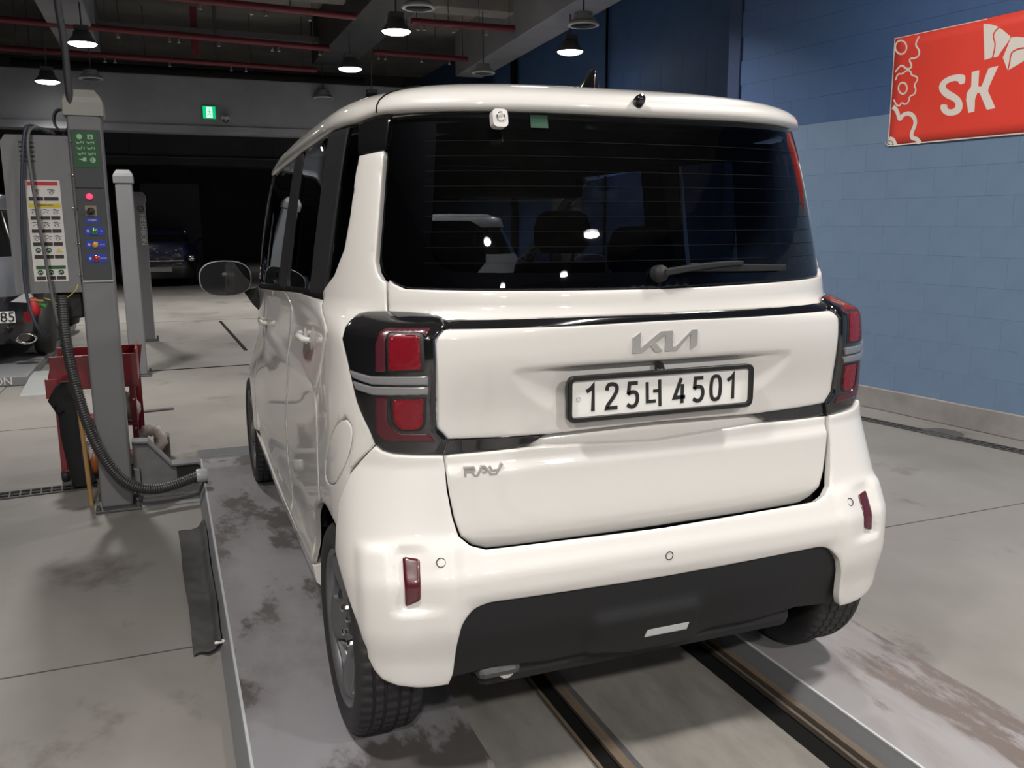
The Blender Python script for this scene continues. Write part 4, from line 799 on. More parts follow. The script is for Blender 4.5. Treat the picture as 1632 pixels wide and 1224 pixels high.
# wheels
def wheel(x,y,sd):
    r=empty('wheel',(x,y,AC),None,None); r.parent=CAR; R=.285; w=.0875
    M=fr((0,0,0),(0,1,0),(0,0,1),(sd,0,0)) if sd>0 else fr((0,0,0),(0,-1,0),(0,0,1),(-1,0,0))
    prof=[(.205,.070),(.212,.078),(.225,.084),(.245,w),(.262,.085),(.274,.078),(.2805,.070),(.283,.062)]
    for g in (.047,.018,-.018,-.047):
        prof+=[(.2845,g+.006),(.2845,g+.0045),(.277,g+.004),(.277,g-.004),(.2845,g-.0045),(.2845,g-.006)]
    prof+=[(.283,-.062),(.2805,-.070),(.274,-.078),(.262,-.085),(.245,-w),(.212,-.08),(.205,-.07)]
    ntr=[i for i,(a,b) in enumerate(prof) if a>.279]
    MB().lathe(prof,M,216,mod=lambda i,j:(-.006 if (j%4==0 and i in ntr) else 0)).build('tyre',RUB,r)
    MB().lathe([(.208,.072),(.214,.077),(.208,.080),(.198,.074),(.192,.05),(.188,.0),(.19,-.06),(.206,-.072)],M,64).build('rim_barrel',RIMM,r)
    MB().lathe([(0,-.01),(.186,-.01),(.186,-.02),(0,-.02)],M,48).build('brake_backing',BLK,r)
    # wheel face with five openings
    holes=[]
    for k in range(5):
        a=2*PI*k/5+.3; holes.append(roundc([(rd_*math.cos(a+da),rd_*math.sin(a+da)) for rd_,da in ((.115,-.16),(.183,-.30),(.186,-.1),(.186,.1),(.183,.30),(.115,.16))],.012))
    disc=[(.197*math.cos(2*PI*k/64),.197*math.sin(2*PI*k/64)) for k in range(64)]
    def wf(u,v,off):
        q=math.hypot(u,v); a=math.atan2(v,u); rib=.006*math.cos(5*(a-.3)+PI)*sm((q-.05)/.05)
        return M@Vector((u,v,.050+.016*sm((q-.06)/.13)+off+rib-.014*sm((.035-q)/.01)))
    shell('wheel_face',wf,disc,RIMM,r,th=.012,h=.012,rnd=.003,holes=holes)
    MB().lathe([(0,.058),(.022,.056),(.027,.050),(.028,.036)],M,24).build('centre_cap',mat('dark centre cap',(.05,.05,.05),.4),r)
    for k in range(4):
        a=2*PI*k/4+.78; MB().lathe([(0,.068),(.006,.068),(.0095,.064),(.0095,.045)],M@Matrix.Translation((.050*math.cos(a),.050*math.sin(a),0)),6,sm=False).build('wheel_nut',CHROME,r)
    MB().box(-.012,.008,.160,.172,.064,.069,M).build('balance_mark',mat('orange mark',(.45,.10,.02),.5),r)
for x,sd in ((-.70,-1),(.70,1)):
    for y in (0.0,2.52): wheel(x,y,sd)
# wheel arches, underbody and cabin
def arcbox(x0,x1,y,r=.352,par=CAR):
    lo=.30 if y==0 else .24
    mb=MB(); n=14; o=[]
    for k in range(n+1): a=PI*k/n-.0; o.append((y+r*math.cos(a),AC+r*math.sin(a)))
    o=[(y+r,.22)]+o+[(y-r,lo)]
    a=[(x0,p,q) for p,q in o]; b=[(x1,p,q) for p,q in o]; m_=len(o)
    mb.add(a+b,[(i,i+1,m_+i+1,m_+i) for i in range(m_-1)],True); mb.add(b if abs(x1)<abs(x0) else a,[tuple(range(m_))]); return mb.build('wheel_arch_liner',DARKINT,par,fix=False)
for sd in (-1,1):
    for y in (0,2.52): arcbox(sd*.725,sd*.50,y,.343 if y==0 else .345)
ub=MB().box(-.49,.49,-.30,2.9,.19,.34).build('underbody',DARKINT,CAR,bevel=.03)
MB().box(-.72,.72,.40,2.12,.20,.34).build('floor_pan',DARKINT,ub,bevel=.02); MB().tube([(-.42,-.33,.25),(-.42,-.1,.25),(-.36,.3,.24)],.022,10).build('exhaust_pipe',CHROME,ub)
MB().tube([(-.6,0,.24),(.6,0,.24)],.035,10).build('rear_axle',DARKINT,ub)
MB().box(-.50,-.38,-.34,-.27,.235,.275).build('rear_silencer',STEELD,ub,bevel=.02)
cbn=empty('cabin',(0,0,0),None,None); cbn.parent=CAR
MB().box(-.74,.74,.40,2.2,.34,.40).build('cabin_floor',DARKINT,cbn); MB().box(-.49,.49,-.28,.40,.36,.62).build('boot_floor',DARKINT,cbn)
for sd in (-1,1):
    shell('door_lining',lambda s,z,o: PG(s,z,o-.035),[(sd*1.3,.45),(sd*1.3,1.14),(sd*2.0,1.09),(sd*2.9,1.05),(sd*2.9,.45)],DARKINT,cbn,th=.02,h=.12,rnd=0)
    shell('rear_lining',lambda s,z,o: PG(s,z,o-.035),[(sd*.49,.66),(sd*.49,1.21),(sd*.57,1.2),(sd*.60,1.6),(sd*.66,1.6),(sd*.66,1.2),(sd*1.3,1.13),(sd*1.3,.66)],DARKINT,cbn,th=.02,h=.07,rnd=0)
shell('tailgate_lining',lambda s,z,o: PG(s,z,o-.04),[(-.49,.62),(.49,.62),(.49,1.2),(-.49,1.2)],DARKINT,cbn,th=.01,h=.1,rnd=0)
mb=MB(); rr_=[[(x*.96,y,z) for x,y,z in [(-.62,-.06+.12*i/10*12.5,1.56),(-.4,-.06+.12*i/10*12.5,1.60),(0,-.06+.12*i/10*12.5,1.61),(.4,-.06+.12*i/10*12.5,1.60),(.62,-.06+.12*i/10*12.5,1.56)]] for i in range(11)]
v=[p for r_ in rr_ for p in r_]; mb.add(v,[(i*5+j,i*5+j+1,(i+1)*5+j+1,(i+1)*5+j) for i in range(10) for j in range(4)],True); mb.build('headlining',DARKINT,cbn)
MB().box(-.64,.64,1.42,1.60,1.475,1.60).build('windscreen_header',DARKINT,cbn,bevel=.02)
for sd in (-1,1):
    MB().add([(sd*.76,.72,1.1),(sd*.76,.92,1.1),(sd*.69,.90,1.58),(sd*.69,.74,1.58),(sd*.70,.72,1.1),(sd*.70,.92,1.1),(sd*.63,.90,1.58),(sd*.63,.74,1.58)],[(0,1,2,3),(7,6,5,4),(0,4,5,1),(1,5,6,2),(2,6,7,3),(3,7,4,0)]).build('pillar_lining',DARKINT,cbn)
    MB().add([(sd*.69,.07,1.15),(sd*.73,.28,1.1),(sd*.66,.28,1.6),(sd*.63,.08,1.6),(sd*.64,.05,1.15),(sd*.68,.28,1.1),(sd*.62,.28,1.6),(sd*.58,.07,1.6)],[(0,1,2,3),(7,6,5,4),(0,4,5,1),(1,5,6,2),(2,6,7,3),(3,7,4,0)]).build('pillar_lining',DARKINT,cbn)
MB().box(-.72,.72,1.98,2.26,.75,1.04).build('dashboard',DARKINT,cbn,bevel=.05)
def seat(name,x,y,w,z0=.42,hb=.62,head=True):
    r=empty(name,(x,y,z0),None,None); r.parent=cbn
    MB().box(-w/2,w/2,-.02,.46,0,.18).build('seat_cushion',SEATM,r,bevel=.05,seg=3)
    mb=MB(); rs=[]
    for i in range(9):
        t=i/8; yy=.02-.16*t; ww=w/2*(1-.22*t*t); d=.06-.02*t; rs.append([(ww*math.copysign(abs(math.cos(a))**.5,math.cos(a)),yy+d*math.sin(a),.14+hb*t) for a in [2*PI*k/20 for k in range(20)]])
    mb.ring(rs,cap0=True,cap1=True).build('backrest',SEATM,r)
    if head:
        rs=[]
        for t,k in ((0,.7),(.25,1),(.6,1),(.9,.85),(1,.6)): rs.append([(.125*k*math.copysign(abs(math.cos(a))**.6,math.cos(a)),-.15+.045*k*math.sin(a),.14+hb+.04+.17*t) for a in [2*PI*q_/18 for q_ in range(18)]])
        MB().ring(rs,cap0=True,cap1=True).build('headrest',SEATM,r)
        for dx in (-.05,.05): MB().tube([(dx,-.145,.12+hb),(dx,-.15,.20+hb)],.006,6).build('headrest_post',CHROME,r)
seat('front_seat',-.35,1.22,.54,.44,.70); seat('front_seat',.37,1.22,.52,.42,.64); seat('rear_seat',-.34,.52,.62,.40,.62); seat('rear_seat',.34,.52,.62,.40,.60)
MB().lathe([(.185,.012),(.197,.0),(.185,-.012),(.173,0),(.185,.012)],fr((-.36,1.86,1.02),(1,0,0),(0,.4,.9),(0,-.9,.4)),28).build('steering_wheel',BPLAS,cbn)
MB().box(-.11,.11,1.60,1.62,1.46,1.51).build('rear_view_mirror',BPLAS,cbn,bevel=.01)
# ---------------------------------------------------------------- banner
bn=empty('banner',WF@Vector((2.51,1.98,.012)),'red vinyl banner with white SK letters, winged logo and gears on the blue wall','banner')
BI=bn.location.copy()
BM=Matrix.Translation(-BI)@WF
D=BAND
mb=MB(); nx,ny=24,10; w0,w1,h0,h1=2.51,.55,1.982,2.745
gr=[(w0+(w1-w0)*i/nx,h0+(h1-h0)*j/ny) for j in range(ny+1) for i in range(nx+1)]
def bd(u,z): return .012+.006*math.sin(u*7)*math.sin((z-h0)*4+.5)
fs=[(j*(nx+1)+i,j*(nx+1)+i+1,(j+1)*(nx+1)+i+1,(j+1)*(nx+1)+i) for j in range(ny) for i in range(nx)]
mb.add([BM@Vector((u,z,bd(u,z))) for u,z in gr],fs,True); o=mb.build('vinyl_sheet',BANR,bn); s=o.modifiers.new('s','SOLIDIFY'); s.thickness=.002; s.offset=-1
def bp2(u,v,off=0): return BM@Vector((u,v,bd(u,v)+.0012+off))
def print_poly(name,poly,m=BANW,parent=bn,lift=0): return shell(name,lambda u,v,o:bp2(u,v,o+lift),poly,m,parent,th=.001,h=.05,rnd=0)
print_poly('letter_s',smooth(D['S'],1,True)); print_poly('letter_k',D['K'])
wn=print_poly('butterfly_wing',smooth(D['w1'][:6],0)+D['w1'][6:]); print_poly('butterfly_wing',D['w2'])
def lines(name,lst,m=BANW,lift=0):
    mb=MB()
    for pts,w,cl in lst:
        for q in stroke(smooth(pts,1 if w<.02 else 2,cl),w,cl):
            mb.add([bp2(a,b,lift+.001) for a,b in q]+[bp2(a,b,lift) for a,b in q],[(0,1,2,3),(7,6,5,4),(0,4,5,1),(2,6,7,3),(1,5,6,2),(3,7,4,0)])
    return mb.build(name,m,bn)
lines('wing_line',[(D['l1'],.008,0),(D['l2'],.008,0)],BANR,.0015)
for k,w_,c_ in (('g1',.012,0),('r1',.012,1),('g2',.011,0),('r2',.012,1),('g3',.030,0),('r3',.026,0),('r4',.02,0)): lines('gear_outline' if k[0]=='g' else 'gear_hole',[(D[k],w_,c_)])
lines('border',[([(w0-.004,h0+.004),(w1,h0+.004)],.008,0),([(w0-.004,h0),(w0-.004,h1)],.007,0),([(w0-.004,h1-.004),(w1,h1-.004)],.005,0)])
MB().tube([BM@Vector((w0+.03,h0+.03,.003)),BM@Vector((w0,h0+.01,.02))],.002,6).build('tie_cord',STW,bn)
# ---------------------------------------------------------------- lift control post
def lift_post(loc,label,h,main=False,text=None):
    r=empty('lift_post',loc,label,'lift post','lift posts'); a,b=-.074,.074
    MB().box(a,b,-.075,.085,.012,h-.09).build('column',STEEL,r,bevel=.012,seg=3)
    mb=MB(); z=h-.09
    rings=[[(x*k+.0,y*k+.005,zz) for x,y in ((-1,-1),(1,-1),(1,1),(-1,1))] for k,zz in ((.088,z-.03),(.088,z+.03),(.08,z+.055),(.055,z+.09))]
    mb.ring(rings,sm=False,cap0=True,cap1=True).build('cap',STEEL if not main else mat('cap cream grey',(.30,.29,.27),.55,var=.15),r,bevel=.006)
    MB().box(-.10,.115,-.13,.13,0,.014).build('base_plate',STEELD,r,bevel=.003)
    for x,y in ((-.085,-.115),(.10,-.115),(.10,.115),(-.085,.115)): MB().lathe([(0,.034),(.007,.034),(.007,.022),(.012,.022),(.012,.0)],Matrix.Translation((x,y,.012)),6,sm=False).build('anchor_bolt',STEELD,r)
    return r
lp=lift_post((-1.463,2.575,0),'near grey lift post carrying the push-button control panel',2.06,True)
F0=-.075
MB().box(-.062,.066,F0-.006,F0,1.165,1.875).build('control_panel',PANELD,lp,bevel=.003)
# green pictogram sticker
g=MB().box(-.052,.054,F0-.008,F0-.005,1.70,1.868).build('pictogram_sticker',GREEN,lp)
M=YF(0,F0-.0082,0); mb=MB()
def circ(x,z,r,n=16): return [(x+r*math.cos(2*PI*k/n),z+r*math.sin(2*PI*k/n)) for k in range(n)]
mb.prism(circ(-.024,1.842,.0125),M,.0006); mb.prism([(.010,1.831),(.034,1.831),(.034,1.853),(.010,1.853)],M,.0006)
for (x,z) in ((-.024,1.815),(.022,1.815),(-.022,1.790),(.022,1.790),(-.020,1.764),(.024,1.764)):
    strokes(mb,stroke([(x-.017,z+.006),(x-.012,z-.006),(x+.004,z-.006)],.0022),M,.0006); strokes(mb,stroke([(x-.014,z),(x+.015,z)],.0025),M,.0006); strokes(mb,stroke([(x+.015,z+.007),(x+.015,z-.007)],.0022),M,.0006); mb.prism(circ(x-.008,z-.003,.0035,8),M,.0006); mb.prism(circ(x+.004,z+.004,.003,8),M,.0006)
mb.prism([(-.034,1.737),(-.018,1.733),(-.018,1.728),(-.002,1.728),(-.002,1.748),(-.014,1.746),(-.02,1.74),(-.034,1.741)],M,.0006); mb.prism(circ(.026,1.735,.0125),M,.0006)
mb.build('pictogram',GREENL,g)
mb=MB(); mb.prism([(.016,1.834),(.028,1.834),(.022,1.848)],YF(0,F0-.009,0),.0004); mb.prism([(.022,1.727),(.025,1.727),(.025,1.744),(.022,1.744)],YF(0,F0-.009,0),.0004); mb.build('pictogram_detail',GREEN,g)
MB().box(-.06,.062,F0-.0068,F0-.005,1.603,1.606).build('panel_seam',SEAL,lp)
def knobY(name,x,z,r,d,m,par,n=20): return MB().lathe([(0,d),(r*.85,d),(r,d*.7),(r,0)],fr((x,F0-.006,z),(1,0,0),(0,0,1),(0,-1,0)),n).build(name,m,par)
knobY('pilot_lamp',-.003,1.565,.0145,.016,LEDR,lp)
sw=MB().box(-.027,.023,F0-.009,F0-.005,1.472,1.523).build('switch_plate',mat('beige switch plate',(.24,.20,.15),.5),lp); 
mb=MB().lathe([(0,.02),(.015,.02),(.017,0)],fr((-.002,F0-.009,1.497),(1,0,0),(0,0,1),(0,-1,0)),16); mb.box(-.024,.012,F0-.036,F0-.024,1.488,1.497,Matrix.Translation((0,0,0))@Matrix.Rotation(0,4,'Y')); mb.build('switch_knob',BLK,sw)
def pill(x0,x1,z0,z1): return roundc([(x0,z0),(x1,z0),(x1,z1),(x0,z1)],.006)
p=MB().prism(pill(-.030,.032,1.441,1.466),YF(0,F0-.006,0),.002).build('button_label',STB,lp); textobj('label_text','START',.013,YF(.001,F0-.0085,1.4535),STW,p,.0003)
for z,m,tx in ((1.402,BTNG,'UP'),(1.338,BTNY,'LOCK'),(1.272,BTNR,'DOWN')):
    p=MB().prism(pill(-.038,.050,z-.021,z+.021),YF(0,F0-.006,0),.002).build('button_label',STB,lp); textobj('label_text',tx,.0085,YF(.036,F0-.0085,z),STW,p,.0003)
    mb=MB(); M=YF(-.023,F0-.0083,z); mb.prism([(-.008,0),(0,.008),(.008,0),(.003,0),(.003,-.007),(-.003,-.007),(-.003,0)] if tx!='DOWN' else [(-.008,0),(0,-.008),(.008,0),(.003,0),(.003,.007),(-.003,.007),(-.003,0)],M,.0005); mb.build('label_symbol',STW,p)
    MB().lathe([(.013,.006),(.016,.005),(.016,0)],fr((.004,F0-.008,z),(1,0,0),(0,0,1),(0,-1,0)),20).build('button_collar',CHROME,p)
    MB().lathe([(0,.015),(.010,.014),(.013,.011),(.013,0)],fr((.004,F0-.008,z),(1,0,0),(0,0,1),(0,-1,0)),20).build('push_button',m,p)
MB().box(-.064,.070,F0-.009,F0,1.158,1.166).build('panel_edge',LAMPRING,lp)
for z in (1.82,1.665,1.51,1.345,1.195):
    for x in (-.078,-.066): MB().lathe([(0,.005),(.004,.004),(.005,0)],fr((x,F0-.004 if x>-.07 else F0-.03,z),(1,0,0),(0,0,1),(0,-1,0)),8).build('screw',CHROME,lp)
# cabinet on its left side
cb=empty('control_cabinet',(-1.675,2.60,1.11),'grey sheet-steel control cabinet with warning stickers on the left of the near post','cabinet')
MB().prism([(-.147,.0),(.137,.0),(.137,.735),(-.125,.735),(-.147,.705)],fr((0,.18,0),(1,0,0),(0,0,1),(0,-1,0)),.27).build('housing',STEEL,cb,bevel=.006)
CF=-.09
for k in range(5):
    z=.60+k*.021; MB().add([(-.012,CF,z),(-.012,CF-.009,z),(-.012,CF,z+.011),(.052,CF,z),(.052,CF-.009,z),(.052,CF,z+.011)],[(0,1,4,3),(1,2,5,4),(0,2,1),(3,4,5),(0,3,5,2)]).build('louvre',STEEL,cb)
for o_ in [c for c in cb.children if c.name.startswith('louvre')]: o_.location=(-.06,0,.02)
for k in range(5): MB().box(-.072,-.008,CF-.0012,CF,.612+k*.021,.617+k*.021).build('slot',STEELD,cb)
st=MB().box(-.062,.085,CF-.002,CF,.055,.53).build('warning_sticker',STW,cb)
def srect(x0,x1,z0,z1,m,name='sticker_field'): return MB().box(x0,x1,CF-.0032,CF-.0018,z0,z1).build(name,m,st)
srect(-.052,.075,.505,.523,STR); srect(-.056,.080,.404,.423,STY); textobj('label_text','WARNING',.016,YF(.014,CF-.0036,.4135),BLK,st,.0003); srect(-.050,.077,.114,.130,GREEN)
def row(z0,z1,n):
    w=.130/n
    for i in range(n): srect(-.054+i*w+.002,-.054+(i+1)*w-.002,z0,z1,STBR,'caption_bar')
row(.435,.452,2); row(.346,.363,3); row(.285,.302,3); row(.224,.241,3); row(.164,.181,3); row(.063,.080,3)
mb=MB(); M=YF(0,CF-.002,0)
for x,z,k in [(-.02,.478,0),(.045,.478,0),(-.035,.385,1),(.012,.385,2),(.055,.385,1),(-.035,.325,2),(.012,.325,0),(.055,.325,1),(-.035,.262,0),(.012,.262,2),(.055,.262,1)]:
    if k!=2: strokes(mb,stroke(circ(x,z-.004,.009,10),.0016,True),M,.0006)
    strokes(mb,stroke([(x-.016,z+.006),(x-.002,z+.010),(x+.016,z+.004)],.003),M,.0006); strokes(mb,stroke([(x-.010,z-.008),(x+.004,z),(x+.013,z-.009)],.002),M,.0006)
mb.build('warning_pictogram',BLK,st)
mb=MB()
for x,z in [(-.033,.203),(.012,.203),(-.033,.098),(.012,.098),(.056,.098)]: mb.prism(circ(x,z,.0125),YF(0,CF-.002,0),.0008)
mb.build('green_pictogram',GREEN,st); mb=MB(); mb.prism([(.042,.192),(.072,.192),(.057,.216)],YF(0,CF-.002,0),.0008); mb.build('hazard_triangle',STY,st)
mb=MB(); strokes(mb,stroke([(.059,.211),(.055,.203),(.060,.203),(.056,.195)],.0022),YF(0,CF-.003,0),.0006)
for x,z in [(-.033,.203),(.012,.203),(-.033,.098),(.012,.098),(.056,.098)]: strokes(mb,stroke([(x-.008,z-.003),(x,z+.004),(x+.008,z-.002)],.003),YF(0,CF-.003,0),.0004)
mb.build('pictogram_detail',STW,st)
MB().box(.02,.135,-.05,.10,-.13,.0).build('valve_block',BLK,cb,bevel=.01)
# hoses and cables
def hose(name,pts,r,label,cat,m=CABLE,it=3,corr=0,**k):
    p=smooth([tuple(q) for q in pts],it); o0=Vector(p[0]); mb=MB()
    if corr:
        q=[Vector(a) for a in p]; L=[0]
        for a,b in zip(q,q[1:]): L.append(L[-1]+(b-a).length)
        n=int(L[-1]/(corr/3)); pp=[];rs=[]; j=0
        for i in range(n+1):
            s=L[-1]*i/n
            while j<len(q)-2 and L[j+1]<s: j+=1
            t=(s-L[j])/max(1e-9,L[j+1]-L[j]); pp.append(q[j].lerp(q[j+1],t)-o0); rs.append(r*(1 if i%3 else .78))
        mb.tube(pp,rs,14)
    else: mb.tube([Vector(a)-o0 for a in p],r,8)
    o=mb.build(name,m,None,label,cat,**k); o.location=o0; return o
hose('corrugated_hose',[(-1.625,2.46,1.10),(-1.625,2.44,.9),(-1.60,2.42,.68),(-1.555,2.40,.45),(-1.50,2.40,.29),(-1.42,2.40,.16),(-1.30,2.42,.10),(-1.17,2.46,.11),(-1.05,2.50,.14)],.027,'thick black corrugated hose curving from the cabinet down to the left platform','hose',HOSE,corr=.012)
MB().lathe([(.034,0),(.036,.01),(.034,.05),(.03,.055)],fr((-1.075,2.495,.135),(0,1,0),(0,0,1),(1,0,0)),16).build('hose_clamp',LAMPRING,None,'grey coupling where the corrugated hose enters the platform','coupling')
hose('power_cable',[(-1.535,2.50,2.9),(-1.53,2.50,2.43),(-1.515,2.50,2.28),(-1.515,2.50,2.11),(-1.515,2.50,1.97),(-1.50,2.60,1.90)],.016,'thick dark power cable dropping from the ceiling to the near post','cable')
hose('cable_coil',[(-1.56+.035*math.cos(a),2.52+.004*a,1.92+.05*math.sin(a)) for a in [k*.5 for k in range(38)]]+[(-1.56,2.55,1.85)],.005,'small loop of thin cable hanging beside the post top','cable')
hose('air_hose',[(-1.62,2.56,1.86),(-1.70,2.50,1.90),(-1.715,2.47,1.85),(-1.745,2.45,1.62),(-1.765,2.45,1.35),(-1.775,2.45,1.12),(-1.74,2.42,.95),(-1.70,2.5,.90)],.0075,'dark blue-grey air hose looped over the cabinet, hanging on its left','hose',mat('blue grey hose',(.04,.05,.075),.45))
hose('air_hose',[(-1.60,2.58,1.86),(-1.68,2.50,1.89),(-1.705,2.46,1.83),(-1.70,2.44,1.66),(-1.685,2.43,1.43),(-1.668,2.43,1.2),(-1.655,2.43,1.02),(-1.64,2.45,.93)],.0075,'grey air hose lying across the warning sticker of the cabinet','hose',mat('grey hose',(.12,.12,.125),.45))
hose('yellow_wire',[(-1.70,2.47,1.09),(-1.66,2.46,1.075),(-1.61,2.46,1.08),(-1.56,2.47,1.12),(-1.55,2.48,1.15)],.002,'thin yellow wire sagging under the cabinet','wire',STY)
r=empty('air_coupling',(-1.745,2.46,1.06),'red and green air coupling with a brass tip hanging below the cabinet','coupling')
MB().lathe([(0,-.055),(.022,-.05),(.028,-.02),(.024,.02),(.01,.035),(0,.036)],n=16).build('red_cap',STR,r); MB().tube([(.0,0,.02),(.05,0,-.01)],.013,10).build('green_sleeve',BTNG,r); MB().tube([(-.01,-.02,.025),(.045,-.02,.018)],.006,8).build('brass_pipe',WOOD,r)
# base arm from the post to the platform
r=empty('lift_base_arm',(-1.36,2.66,0),'scuffed grey steel base arm bolted between the near post and the platform','lift part')
MB().prism([(-.02,.0),(.30,.0),(.30,.165),(.165,.165),(.055,.30),(-.02,.305)],fr((0,-.0,0),(1,0,0),(0,0,1),(0,1,0)),.012).build('side_plate',mat('scuffed grey steel',(.19,.19,.19),.5,var=.35,vscale=14,metal=.2),r)
MB().prism([(-.02,.305),(.055,.30),(.165,.165),(.315,.165),(.315,.173),(.168,.173),(.058,.309),(-.02,.314)],fr((0,-.03,0),(1,0,0),(0,0,1),(0,1,0)),.10).build('top_flange',STEEL,r)
MB().box(.02,.32,-.03,.06,.0,.012).build('foot_flange',STEEL,r,bevel=.002); MB().box(.19,.31,-.02,.0,.07,.15).build('opening',BLK,r); MB().box(-.02,.01,-.04,-.005,.09,.17).build('hinge_block',STEEL,r,bevel=.004)
MB().box(.0,.31,-.20,-.10,.0,.006).build('floor_bar',STEEL,r)
# tool cart behind the post
ct=empty('tool_cart',(-1.56,3.3,0),'dark red steel tool cart half hidden behind the near lift post','tool cart')
for x in (-.20,.185):
    for y in (-.15,.18): MB().box(x-.016,x+.016,y-.016,y+.016,.03,.66).build('leg',REDP,ct,bevel=.003)
MB().box(-.22,.22,-.2,.2,.60,.615).build('top_tray',REDP,ct,bevel=.002)
for a in [(-.22,.22,-.205,-.195,.53,.72),(-.22,.22,.195,.205,.60,.72),(.212,.222,-.2,.2,.56,.74)]: MB().box(*a).build('tray_wall',REDP,ct,bevel=.002)
MB().prism([(-.235,.60),(-.235,.50),(-.19,.50),(-.19,.70),(-.215,.68)],fr((0,.0,0),(1,0,0),(0,0,1),(0,-1,0)),.2).build('side_bin',REDP,ct,bevel=.003)
MB().box(-.25,-.185,-.21,-.19,.49,.60).build('bin_front',REDP,ct,bevel=.003)
MB().box(-.2,.2,-.18,.2,.30,.312).build('shelf',REDP,ct,bevel=.002); MB().box(-.2,.2,-.18,.2,.06,.072).build('shelf',REDP,ct,bevel=.002)
MB().prism([(.20,.05),(.225,.05),(.225,.60),(.245,.72),(.20,.72)],fr((0,.17,0),(1,0,0),(0,0,1),(0,-1,0)),.01).build('rear_brace',REDP,ct)
for z in (.66,.55,.45,.28): MB().lathe([(0,.006),(.006,.004),(.008,0)],fr((.186,-.167,z),(1,0,0),(0,0,1),(0,-1,0)),8).build('bolt',CHROME,ct)
for x in (-.2,.185): MB().lathe([(0,.018),(.03,.018),(.034,.01),(.034,-.01),(.03,-.018),(0,-.018)],fr((x,-.15,.034),(0,1,0),(0,0,1),(1,0,0)),14).build('castor',RUB,ct)
def lump(name,c,rx,ry,rz,m,label,cat,seed,amp=.18,group=None):
    random.seed(seed); ph=[(random.uniform(0,6),random.uniform(1.5,4),random.uniform(1.5,4)) for _ in range(5)]; rings=[]
    for i in range(1,12):
        th=PI*i/12; row_=[]
        for j in range(20):
            a=2*PI*j/20; k=1+amp*sum(math.sin(p[0]+p[1]*math.cos(a)*2+p[2]*th+math.sin(a)*p[2]) for p in ph)/3
            row_.append((rx*k*math.sin(th)*math.cos(a),ry*k*math.sin(th)*math.sin(a),rz*k*math.cos(th)))
        rings.append(row_)
    o=MB().ring(rings,cap0=True,cap1=True).build(name,m,None,label,cat,group); o.location=c; return o
lump('rag',(-1.56,3.22,.655),.06,.07,.03,mat('white cloth',(.6,.58,.56),.85,var=.1),'white cloth lying in the top tray of the red cart','rag',1)
lump('rag',(-1.40,3.2,.40),.05,.06,.075,RAG,'grubby rag bundle on the middle shelf of the red cart','rag',2,.3)
lump('rag',(-1.46,3.2,.36),.05,.06,.05,RAG,'grey rag stuffed behind the bundle on the middle shelf','rag',7,.3)
# rolled towel with a hole
mb=MB(); mb.lathe([(.030+.032*math.cos(t)+.03,.05*math.sin(t)) for t in [2*PI*k/12 for k in range(13)]],fr((0,0,0),(1,0,0),(0,.2,1),(0,-1,.2)),28,mod=lambda i,j:.006*math.sin(j*1.7)+.004*math.sin(j*3.1+i)); o=mb.build('towel_roll',RAG,None,'rolled grubby towel with an open centre beside the cart leg','towel'); o.location=(-1.305,3.30,.16)
bx('cardboard_box',-1.29,-1.20,3.42,3.54,.0,.15,CARD,None,bevel=.01,label='small worn brown box on the floor right of the cart',cat='box')
lump('rag',(-1.47,3.12,.13),.05,.05,.05,RAG,'crumpled rag on the bottom shelf behind the post','rag',5,.3)
lump('rag',(-1.63,3.12,.16),.04,.05,.06,RAG,'pale rag hanging low on the left of the cart','rag',9,.3)
lump('oil_bottle',(-1.60,3.1,.11),.035,.035,.07,mat('orange plastic',(.35,.10,.03),.4),'orange bottle on the bottom shelf of the cart','bottle',11,.06)
# black bag hanging at the left leg
rings=[]
for z,w,d,x in ((.60,.02,.02,-.01),(.57,.05,.03,-.01),(.50,.075,.045,-.02),(.42,.06,.05,0),(.30,.055,.05,.0),(.15,.05,.05,.015),(.05,.06,.05,.03),(.02,.055,.045,.03)):
    rings.append([(x+w*math.cos(a)*(1+.12*math.sin(3*a+z*20)),d*math.sin(a),z) for a in [2*PI*k/18 for k in range(18)]])
o=MB().ring(rings,cap0=True,cap1=True).build('black_bag',mat('black work cloth',(.012,.012,.013),.9,bump=.4,bscale=20),None,'long black work bag hanging at the left of the red cart','bag'); o.location=(-1.69,2.98,0)
hose('bag_cord',[(-1.74,2.95,.50),(-1.76,2.93,.46),(-1.74,2.92,.43),(-1.71,2.93,.45)],.003,'thin cord loop on the black bag','cord',SEAL)
MB().tube([Vector((0,0,.50)),Vector((.0175,-.02,.0))],.0115,10).build('wooden_stick',WOOD,None,'pale wooden stick leaning between the black bag and the near post','stick').location=(-1.61,2.64,0.0)
# far lift posts
p2=lift_post((-1.455,6.85,0),'plain grey lift post in the second row, right behind the control post',1.93)
p3=lift_post((-1.40,9.6,0),'grey lift post with white vertical lettering, farthest of the row',1.82)
M=fr((.03,-.08,1.37),(0,0,-1),(1,0,0),(0,-1,0)); textobj('vertical_lettering','HESHBON',.082,M,STW,p3,.002)
mb=MB(); strokes(mb,stroke(circ(.02,1.62,.032,20),.011,True),YF(0,-.077,0),.002); strokes(mb,stroke([(.033,1.632),(.012,1.632),(.012,1.608),(.033,1.608)],.007),YF(0,-.077,0),.002); mb.build('round_logo',BLK,p3)
lift_post((1.36,3.15,0),'grey lift post on the far side of the car, seen through its windows',2.06)
lift_post((-1.45,9.3,0),'short grey lift post between the second and third posts',.6) if 0 else None
